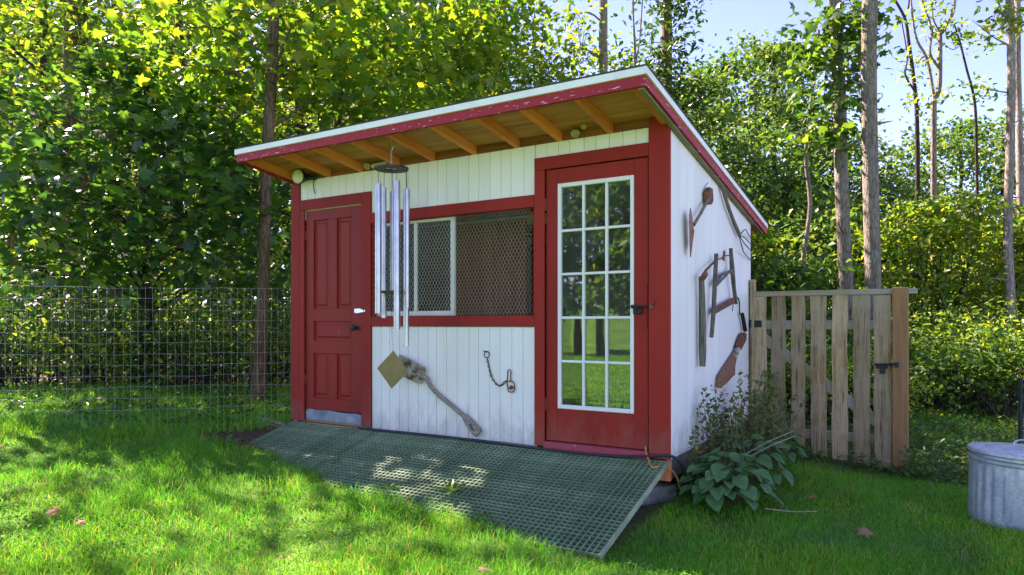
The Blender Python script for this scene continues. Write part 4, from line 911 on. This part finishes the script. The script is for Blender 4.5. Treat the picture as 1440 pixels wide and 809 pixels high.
# far trees against the sky
far = [(985,20,100,2.1),(1020,24,75,2.4),(1062,26,52,2.2),(1090,25,60,2.0),(1110,27,90,2.0),(1140,24,170,2.4),(1175,22,190,2.6),(1215,26,235,2.6),(1250,24,255,2.4),(1290,26,190,2.4),(1350,27,170,2.6),(1410,25,190,2.6),(1470,26,140,2.6),(940,26,120,2.6),(880,27,85,2.2),(1030,21,190,2.4),(1100,20,240,2.4),(1245,18,330,2.2),(1180,17,300,2.0)]
FARL = {0:'round-topped distant tree close behind the sloping roof edge',1:'tall rounded distant tree against the sky right of the ivy column',2:'tallest airy distant tree left of the thin crooked trunk',13:'distant tree showing just behind the ivy-clad trunk',14:'distant tree glimpsed between the bare trunk and ivy column above the roof',12:'distant tree behind the second pale birch trunk',8:'distant tree filling the gap right of the twin trunks',9:'distant tree behind the vine-looped sapling',10:'distant tree behind the leaning thin sapling'}
for i, (px, dp, top, cr) in enumerate(far):
    h = zv(top, dp) - g1(*at_view(px,dp)); dark = i % 3
    lb = FARL.get(i, 'distant green tree of the wood edge behind the gate'); gp_ = None if i in FARL else 'distant trees behind the gate'
    tree('woodland_tree', lb, at_view(px,dp), h, .12, .04, (h*.3,h,cr*(.55 if i < 6 else .8)), ('leaf_far','leaf_mid','leaf_far')[dark], 'bark_dark', 200+i, ncl=15, twigs=34, per=8, leaf=.19, tmpl=T_SIMPLE, spread=.36, group=gp_)
# bright thicket on the right
def ell(*c): return [((a,b,d),(r,r,r*h)) for a,b,d,r,h in c]
big = [(1010,11.5,2.9,'leaf_yel','tall yellow-green bush showing over the low end of the roof'),(1075,11.0,2.1,'leaf_mid','green bush just behind the hinge side of the gate'),(1140,13.0,2.3,'leaf_mid','fern-like green bush at the foot of the twin trunks'),
       (1270,13.5,3.4,'leaf_yel','tall yellow-green thicket bush beside the latch post'),(1330,13.0,3.9,'leaf_yel','tallest yellow-green thicket bush under the forked saplings'),(1390,13.5,3.5,'leaf_yel','yellow-green thicket bush beside the pale birch trunks'),(1450,13.0,3.2,'leaf_yel','yellow-green thicket bush beyond the pale birch trunks'),(1205,14.5,2.0,'leaf_mid','low green bush between the twin trunks')]
for i, (px, dp, h, mt, lb) in enumerate(big):
    shrub('tall_bush', lb, at_view(px,dp), ell((0,0,h*.75,.85,.8),(.5,.3,h*.5,.85,.9),(-.5,-.2,h*.5,.85,.9),(.2,-.5,h*.28,.9,.7),(-.3,.5,h*.9,.5,.6),(.45,-.1,h*.88,.45,.6)), mt, 300+i, twigs=44, per=8, leaf=.155, spread=.22)
for i, (px, dp, h) in enumerate(((1290,9.4,1.5),(1340,9.6,1.7),(1390,9.0,1.5),(1440,9.4,1.7),(1320,11,2.1),(1375,11.3,2.3),(1430,11,2.2),(1260,10.4,1.7),(1480,9,1.6))):
    shrub('bramble_bush', ('yellow-green' if i % 2 else 'darker green') + ' rounded bramble bush in the thicket beyond the brown post', at_view(px,dp), ell((0,0,h*.55,.7,.8),(.45,.1,h*.4,.6,.8),(-.45,0,h*.4,.6,.8)), 'leaf_yel' if i % 2 else 'leaf_mid', 340+i, twigs=52, per=9, leaf=.085, spread=.14, group=('yellow-green' if i % 2 else 'darker green') + ' brambles beyond the post')
for i, (px, dp, h) in enumerate(((1085,8.6,1.2),(1125,8.3,.9),(1160,8.8,1.3),(1200,8.4,1.0),(1240,8.8,1.3))):
    shrub('bramble_bush', ('darker green','yellow-green')[i % 2] + ' low bush seen through the gaps of the picket gate', at_view(px,dp), ell((0,0,h*.55,.55,.9),(.35,.1,h*.4,.45,.8),(-.35,0,h*.4,.45,.8)), ('leaf_mid','leaf_yel')[i % 2], 360+i, twigs=40, per=8, leaf=.08, spread=.13, group=('darker green','yellow-green')[i % 2] + ' bushes behind the gate')
# unseen maple off to the left, sprays added along sun rays to dapple lawn
rngs = np.random.default_rng(19); sd = np.array(sdir); drops = []
for tx, ty, r in ((-1.2,-1.3,.5),(-.6,-2.1,.55),(.1,-1.3,.4),(.5,-2.6,.5),(.9,-1.7,.35),(1.5,-1.2,.45),(1.7,-2.3,.45),(2.3,-1.5,.4),(2.2,-2.8,.5),(.2,-3.4,.6),(1.3,-3.3,.5),(-1.6,-2.8,.6),(-.2,-.8,.4),(1.0,-.7,.3)):
    t = (tx + 6.2 + rngs.uniform(-.6,.6)) / -sd[0]; c = np.array([tx,ty,-.25]) + sd*t; drops.append((tuple(c), (r,r,r*.5)))
tree('shade_maple', 'tall maple out of view, its low sprays added to dapple the grass', (-6.9,-3.6), 15, .15, .07, (11.5,15,2.0), 'maple_lit', 'bark_grey', 401, ncl=6, twigs=10, per=8, leaf=.17, tmpl=T_LEAF, spread=.30, extra=drops)
# wood edge across the lawn, mirrored in the door panes
for i, (bx, by, h) in enumerate(((-4.0,-19,7.5),(-6.4,-20.5,9),(-8.8,-20,8),(-5.5,-24,10))):
    tree('lawn_edge_tree', 'tree at the far side of the lawn mirrored in the door panes', (bx,by), h, .16, .06, (1.8,h,1.9), 'leaf_yel' if i % 2 else 'leaf_mid', 'bark_brown', 420+i, ncl=17, twigs=30, per=8, leaf=.32, tmpl=T_SIMPLE, spread=.42, group='trees across the lawn')

# ------------------------------------------------------------------ lawn
def build_grass():
    rng = np.random.default_rng(5); N = 330000
    dep = 2.9 + (rng.uniform(0,1,N)**1.25)*7.4; lat = rng.uniform(-1,1,N)*(.80*dep+.25)
    x = CAM[0]+lat*RV[0]+dep*FV[0]; y = CAM[1]+lat*RV[1]+dep*FV[1]
    keep = rng.uniform(0,1,N) < turf_amount(x,y)*.98+.0
    keep &= ~((x > -.02) & (x < 3.67) & (y > -.62-.10*np.clip(x,0,3)+.06*np.sin(x*5)) & (y < 2.6))
    keep &= ~((x > 1.3) & (x < 3.66) & (y > -1.16+.0*x) & (y < .1) & (rng.uniform(0,1,N) < np.clip((y+1.16)*4+.35*(x>2.9),0,1)))
    keep &= np.hypot(x-cx, y-cy) > .26
    # thin and bare patches
    thin = np.sin(x*3.1+1)*np.sin(y*2.7+2)+.5*np.sin(x*7+y*5)
    keep &= ~((thin > .95) & (rng.uniform(0,1,N) < .6))
    x, y, dep = x[keep], y[keep], dep[keep]; n = len(x); z = gz(x,y)
    tall = 1 + .35*np.sin(x*2.3)*np.sin(y*3.1+1) + .25*np.sin(x*6.1+y*4.7)
    edge = ((x > -.3) & (x < 3.9) & (y > -1.35) & (y < -.5)) | ((x*.72-y*.69 > -.9) & (x*.72-y*.69 < .2) & (x < 0))
    tall = tall*np.where(edge, 1.25, 1)*np.where(x > 3.4, .9, 1)
    h = (.035+.045*rng.uniform(0,1,n)**1.3)*np.clip(tall,.5,1.8)
    wd = .0019*(1+.09*np.clip(dep-4,0,5))*rng.uniform(.6,1.2,n)*np.where(rng.uniform(0,1,n) < .12, 1.9, 1)
    a = rng.uniform(0,2*np.pi,n); bend = rng.uniform(.1,1.0,n)*h; dx, dy = np.cos(a), np.sin(a)
    ro = rng.uniform(0,2*np.pi,n); wx, wy = np.cos(ro)*wd, np.sin(ro)*wd
    def pt(f, s): return np.stack([x+dx*bend*f*f+wx*s, y+dy*bend*f*f+wy*s, z-.006+h*f*(1-.18*f*bend/h)], -1)
    V = np.stack([pt(0,-1),pt(0,1),pt(.55,.85),pt(.55,-.85),pt(1,0)], 1)
    T = (np.arange(n)*5)[:,None,None] + np.array([(0,1,2),(0,2,3),(3,2,4)])[None]
    o = put('lawn_grass', fastmesh('lawn_grass', V.reshape(-1,3), T.reshape(-1,3)), M['grass'])
    o['kind'] = 'stuff'; tag(o, 'short bright green lawn grass in front of the shed', 'grass')
build_grass()
def cover(name, label, region, n, leaf, mat, seed, hmax, tmpl=T_LEAF, up=.6):
    rng = np.random.default_rng(seed); px = rng.uniform(region[0],region[1],n); dep = rng.uniform(region[2],region[3],n)
    lat = (px-720)/962*dep; x = CAM[0]+lat*RV[0]+dep*FV[0]; y = CAM[1]+lat*RV[1]+dep*FV[1]
    k = region[4](x,y) if len(region) > 4 else np.ones(n,bool); x, y = x[k], y[k]; n = len(x)
    lump = .55+.45*np.sin(x*4.3+seed)*np.sin(y*3.7) + .25*np.sin(x*11)*np.sin(y*9)
    z = gz(x,y) + rng.uniform(0,1,n)**1.4*hmax*np.clip(lump,.15,1.3)
    o = leaves(name, np.stack([x,y,z],-1), leaf*rng.uniform(.5,1.25,n), tmpl, mat, None, rng, up); o['kind'] = 'stuff'; tag(o, label, 'ground cover')
cover('weed_bed', 'low tangle of leafy weeds between the post and the galvanised can', (1270,1500,4.9,9.6, lambda x,y: (y > 1.75-.1*(x-5)+.12*np.sin(x*5)) & (x > 4.9)), 15000, .055, 'weed', 31, .30)
cover('gate_weeds', 'small weeds growing under the picket gate', (1040,1290,5.6,8.6, lambda x,y: (y > 2.16+.10*np.sin(x*6)) & (x > 3.72)), 7000, .05, 'weed', 32, .15)
cover('fence_weeds', 'broad-leaved weeds and grass tufts along the wire fence', (-30,415,6.2,9.4, lambda x,y: (x*.72-y*.69 < -.15+.1*np.sin(x*7)) & (x < -.02)), 7000, .06, 'leaf_mid', 33, .16)
def lawn_bits(name, label, cat, n, leaf, mat, seed, zo, tmpl, up, patchy):
    rng = np.random.default_rng(seed); dep = 3.0+rng.uniform(0,1,n)**1.3*5; lat = rng.uniform(-1,1,n)*(.78*dep); x = CAM[0]+lat*RV[0]+dep*FV[0]; y = CAM[1]+lat*RV[1]+dep*FV[1]
    k = (turf_amount(x,y) > .6) & (np.sin(x*2.9+seed)*np.sin(y*3.3+seed*2)+.4*np.sin(x*7+y*6) > patchy); x, y = x[k], y[k]
    o = leaves(name, np.stack([x,y,gz(x,y)+zo*rng.uniform(.6,1.2,len(x))],-1), leaf*rng.uniform(.5,1.3,len(x)), tmpl, mat, None, rng, up); o['kind'] = 'stuff'; tag(o, label, cat)
lawn_bits('clover_patch', 'clover leaves scattered in the lawn', 'clover', 15000, .024, 'clover', 5, .042, T_SIMPLE, .75, .25)
lawn_bits('dry_litter', 'tiny dry leaf crumbs and straw caught in the lawn', 'litter', 2600, .032, 'dry_leaf', 3, .035, T_LONG, .5, -.2)
def ramp_bits():
    rng = np.random.default_rng(12); n = 160; x = rng.uniform(.1,3.6,n); s = rng.uniform(.02,1,n)**.6*1.1; P = np.array([on_ramp(a,t) for a, t in zip(x,s)]); P[:,2] += .004
    o = leaves('ramp_litter', P, .028*rng.uniform(.4,1.3,n), T_LEAF, 'dry_leaf', None, rng, .85); o['kind'] = 'stuff'; tag(o, 'dry leaf bits caught in the mesh of the ramp', 'litter')
def on_ramp(x, s): return (x, -.03 - s*math.cos(tilt), -.028 - s*math.sin(tilt))
ramp_bits()
cover('leaf_litter', 'brown leaf litter under the woods behind the fence', (-30,430,7.5,14), 5000, .10, 'dry_leaf', 34, .03, T_LEAF, .8)
def rough_grass(name, label, region, n, hmin, hmax, seed, w=.004):
    rng = np.random.default_rng(seed)
    if region is None: y = -4.6 - 15*rng.uniform(0,1,n)**1.2; x = 3.1 + .46*y + rng.uniform(-1,1,n)*(1.0-.11*y)
    else:
        px = rng.uniform(region[0],region[1],n); dep = rng.uniform(region[2],region[3],n)
        lat = (px-720)/962*dep; x = CAM[0]+lat*RV[0]+dep*FV[0]; y = CAM[1]+lat*RV[1]+dep*FV[1]
        k = region[4](x,y); x, y = x[k], y[k]
    n = len(x); z = gz(x,y); h = rng.uniform(hmin,hmax,n); a = rng.uniform(0,6.28,n); b = h*rng.uniform(.2,.9,n)
    ro = rng.uniform(0,6.28,n); wx, wy = np.cos(ro)*w, np.sin(ro)*w
    def pt(f,s): return np.stack([x+np.cos(a)*b*f*f+wx*s, y+np.sin(a)*b*f*f+wy*s, z-.01+h*f*(1-.2*f)], -1)
    V = np.stack([pt(0,-1),pt(0,1),pt(.5,.8),pt(.5,-.8),pt(1,0)],1); T = (np.arange(n)*5)[:,None,None]+np.array([(0,1,2),(0,2,3),(3,2,4)])[None]
    o = put(name, fastmesh(name, V.reshape(-1,3), T.reshape(-1,3)), M['grass']); o['kind'] = 'stuff'; tag(o, label, 'grass')
rough_grass('lawn_beyond', 'open lawn stretching away opposite the shed', None, 70000, .05, .10, 53, .009)
rough_grass('tall_grass', 'longer unmown grass behind the wire fence', (-40,415,6.0,9.8, lambda x,y: (x*.72-y*.69 < .05) & (x < -.05)), 30000, .06, .16, 51)
rough_grass('verge_grass', 'sunlit rough grass strip beyond the weeds and post', (1270,1500,7.0,9.8, lambda x,y: (x > 4.9)&(y > 2.6)), 12000, .08, .2, 52)

# ------------------------------------------------------------------ hostas and stalks
def hosta_leaf_mesh(seed):
    k = random.Random(seed); nu, nv = 8, 6; V = []; F = []
    for i in range(nu+1):
        s = i/nu; wd = .46*(math.sin(math.pi*min(1,(s*.93+.07))**.72))**.85 if 0 < s < 1 else (.16 if s == 0 else 0)
        for j in range(nv+1):
            t = j/nv*2-1; back = -.12*abs(t)*(1-s)*(s < .3)
            V.append((wd*t, s+back, .16*abs(t)*wd*1.6 - .30*s*s + .012*math.sin(9*t+s*3)))
    for i in range(nu):
        for j in range(nv): F.append((i*(nv+1)+j, i*(nv+1)+j+1, (i+1)*(nv+1)+j+1, (i+1)*(nv+1)+j))
    m = newmesh('hosta_leaf', V, F); m.polygons.foreach_set('use_smooth', [True]*len(F)); m.materials.append(M['hosta']); return m
HM = [hosta_leaf_mesh(k) for k in range(2)]
def hosta(label, c, rad, n, seed, size=.13, hmax=.34, squash=1.0, ydir=1.0):
    rng = np.random.default_rng(seed); z = g1(*c); root = thing('hosta_plant', label, 'plant', (c[0],c[1],z)); mb = MB()
    for i in range(n):
        f = (i+.5)/n; r = rad*math.sqrt(f)*rng.uniform(.85,1.1); a = i*2.39996 + rng.uniform(-.25,.25)
        hz = hmax*(1-.72*f**1.3)*rng.uniform(.8,1.15)+.035
        px, py = r*math.cos(a)*squash, r*math.sin(a)*ydir
        if c[0]+px < 3.70 and -.05 < c[1]+py < 2.5: px = 3.70-c[0]+rng.uniform(0,.05)
        s = size*rng.uniform(.7,1.2)
        o = put('leaf', HM[i % 2], None, root, (px,py,hz)); o.scale = (s,s,s)
        o.rotation_euler = (R(rng.uniform(-15,25)) - R(30)*f, R(rng.uniform(-25,25)), a - math.pi/2 + rng.uniform(-.4,.4))
        e = Vector((c[0]+px,c[1]+py,z+hz)); st = Vector((c[0]+px*.15,c[1]+py*.15,z)); mb.tube([st, st.lerp(e,.6)+Vector((0,0,.05)), e], [.004,.0035,.003], 4, False)
    mb.build('leaf_stalks', M['stalk'], root)['kind'] = 'stuff'
hosta('large hosta with broad blue-green leaves at the front corner of the shed', (4.0,.20), .33, 96, 61, .108, .27, .95, 1.0)
hosta('hosta clump behind the seed stalks along the side wall', (3.98,.90), .34, 64, 62, .105, .30, .85, 1.2)
hosta('smaller hosta clump in front of the hinge side of the picket gate', (3.98,1.80), .30, 52, 63, .105, .26, .9, 1.1)
def stalks(label, c, n, h0, h1, seed, lean, rad=.16):
    rng = np.random.default_rng(seed); z = g1(*c); root = thing('seed_stalk_plant', label, 'plant', (c[0],c[1],z)); P = []; 
    for i in range(n):
        a = rng.uniform(0,6.28); r = rad*math.sqrt(rng.uniform(0,1)); h = rng.uniform(h0,h1); s = Vector((c[0]+r*math.cos(a),c[1]+r*math.sin(a),z))
        e = s + Vector((lean[0]*h+rng.normal()*.10*h, lean[1]*h+rng.normal()*.10*h, h)); md = s.lerp(e,.5)+Vector((rng.normal()*.02,rng.normal()*.02,0))
        e.x = max(e.x,3.70); md.x = max(md.x,3.70); pth = smooth_path([s,md,e],4)
        MB().tube(pth, [.0045*(1-.7*k/8) for k in range(9)], 5).build('stem', M['stalk'], root)
        for k in np.linspace(.38,1,30):
            p = on_path(pth, min(.999,k)); P.append((max(3.69,p.x+rng.normal()*.014), p.y+rng.normal()*.014, p.z+rng.normal()*.008))
    P = np.array(P); leaves('stem_leaves', P, .042*rng.uniform(.6,1.25,len(P)), T_LEAF, 'flower_leaf', root, rng, .3, -.3)
stalks('upright leafy seed stalks standing against the white side wall', (3.86,.55), 20, .50,.80, 71, (-.02,.05), .13)
stalks('leaning yellowing seed stalks before the hinge post', (3.95,1.20), 40, .48,.85, 72, (.10,.22), .24)
stalks('thin dark seed stalk beside the red corner board', (3.80,.20), 2, .45,.56, 73, (-.05,.0), .04)
rngd = np.random.default_rng(8)
for k, (a, b) in enumerate((((4.02,.62,-.05),(4.33,.72,.13)),((4.04,.58,-.07),(4.36,.66,.11)))):
    solo(MB().tube([a, tuple((np.array(a)+np.array(b))/2+np.array([0,0,.01])), b], .0042, 5), 'dry_stalk', 'scrap', 'bleached dry stalk lying across the hosta leaves', 'stalk', a, 'dry stalks on the hosta')
mb = MB(); mb.tube([(4.27,.02,-.27),(4.42,.09,-.285),(4.55,.20,-.29)], [.004,.004,.003], 5)
ds = solo(mb, 'fallen_stalk', 'scrap', 'fallen hosta flower stalk lying on the lawn', 'stalk', (4.27,.02,-.3))
# weeds on the ramp
def weed(label, c, n, size, seed, upr):
    rng = np.random.default_rng(seed); root = thing('dandelion', label, 'weed', c)
    k = [(0,0,.01),(.05,.15,.02),(.16,.45,.02),(.17,.7,0),(0,1,-.12),(-.17,.7,0),(-.16,.45,.02),(-.05,.15,.02),(0,.45,-.02)]
    V = [(x,y,z) for x,y,z in k]; m = newmesh('weed_leaf', V, [(0,1,8),(1,2,8),(2,3,8),(3,4,8),(4,5,8),(5,6,8),(6,7,8),(7,0,8)]); m.materials.append(M['weed_bright'])
    for i in range(n):
        o = put('leaf', m, None, root); s = size*rng.uniform(.6,1.1); o.scale = (s,s,s); o.rotation_euler = (R(rng.uniform(*upr)), R(rng.uniform(-20,20)), i*6.283/n+rng.uniform(-.4,.4))
M['weed_bright'] = leafmat('weed_bright', [(0,(.05,.17,.02)),(1,(.07,.2,.025))], .4)
def on_ramp(x, s): return (x, -.03 - s*math.cos(tilt), -.028 - s*math.sin(tilt))
weed('large bright dandelion weed growing through the ramp edge', on_ramp(2.42,.80), 9, .15, 81, (15,70))
weed('small round-leaved weed in the mesh of the ramp', on_ramp(1.20,.62), 4, .07, 82, (0,30))
weed('low weed sprouting beside the ramp near the dandelion', on_ramp(1.95,.86), 6, .08, 83, (10,50))
weed('leafy weed at the left front corner of the ramp', (-.05,-.72,g1(-.05,-.72)), 9, .14, 84, (10,60))
# fallen leaves on the lawn
LM = newmesh('maple_leaf', T_MAPLE[0].tolist(), [tuple(map(int,f)) for f in T_MAPLE[1]])
def fallen(px, py, label, mat, s, seed):
    k = random.Random(seed); zc = -.3
    for _ in range(6):
        t = (zc-CAM[2])/(-(py-455)/962); x, y = at_view(px, t); zc = g1(x,y)+.045
    m = LM.copy(); m.materials.append(M[mat]); o = put('fallen_leaf', m, None, None, (x,y,zc)); o.scale = (s,)*3; o.rotation_euler = (R(k.uniform(-25,25)),R(k.uniform(-25,25)),k.uniform(0,6)); tag(o, label, 'leaf')
fallen(72,716,'orange-red leaf lying in the sunlit left lawn','red_leaf',.07,1)
fallen(110,735,'pale dry curled leaf near the orange leaf on the lawn','dry_leaf',.05,2)
fallen(290,614,'brown leaf on the grass before the wire fence','dry_leaf',.08,3)
fallen(1222,746,'large pinkish brown leaf on the shaded lawn','dry_leaf',.08,4)
fallen(1137,698,'dark red leaf on the lawn before the picket gate','red_leaf',.05,5)
fallen(1286,738,'small orange leaf on the shaded lawn near the can','red_leaf',.045,6)
fallen(680,798,'brown leaf on the lawn in front of the ramp','dry_leaf',.06,7)
fallen(1178,790,'dull brown leaf low on the shaded lawn','dry_leaf',.05,8)
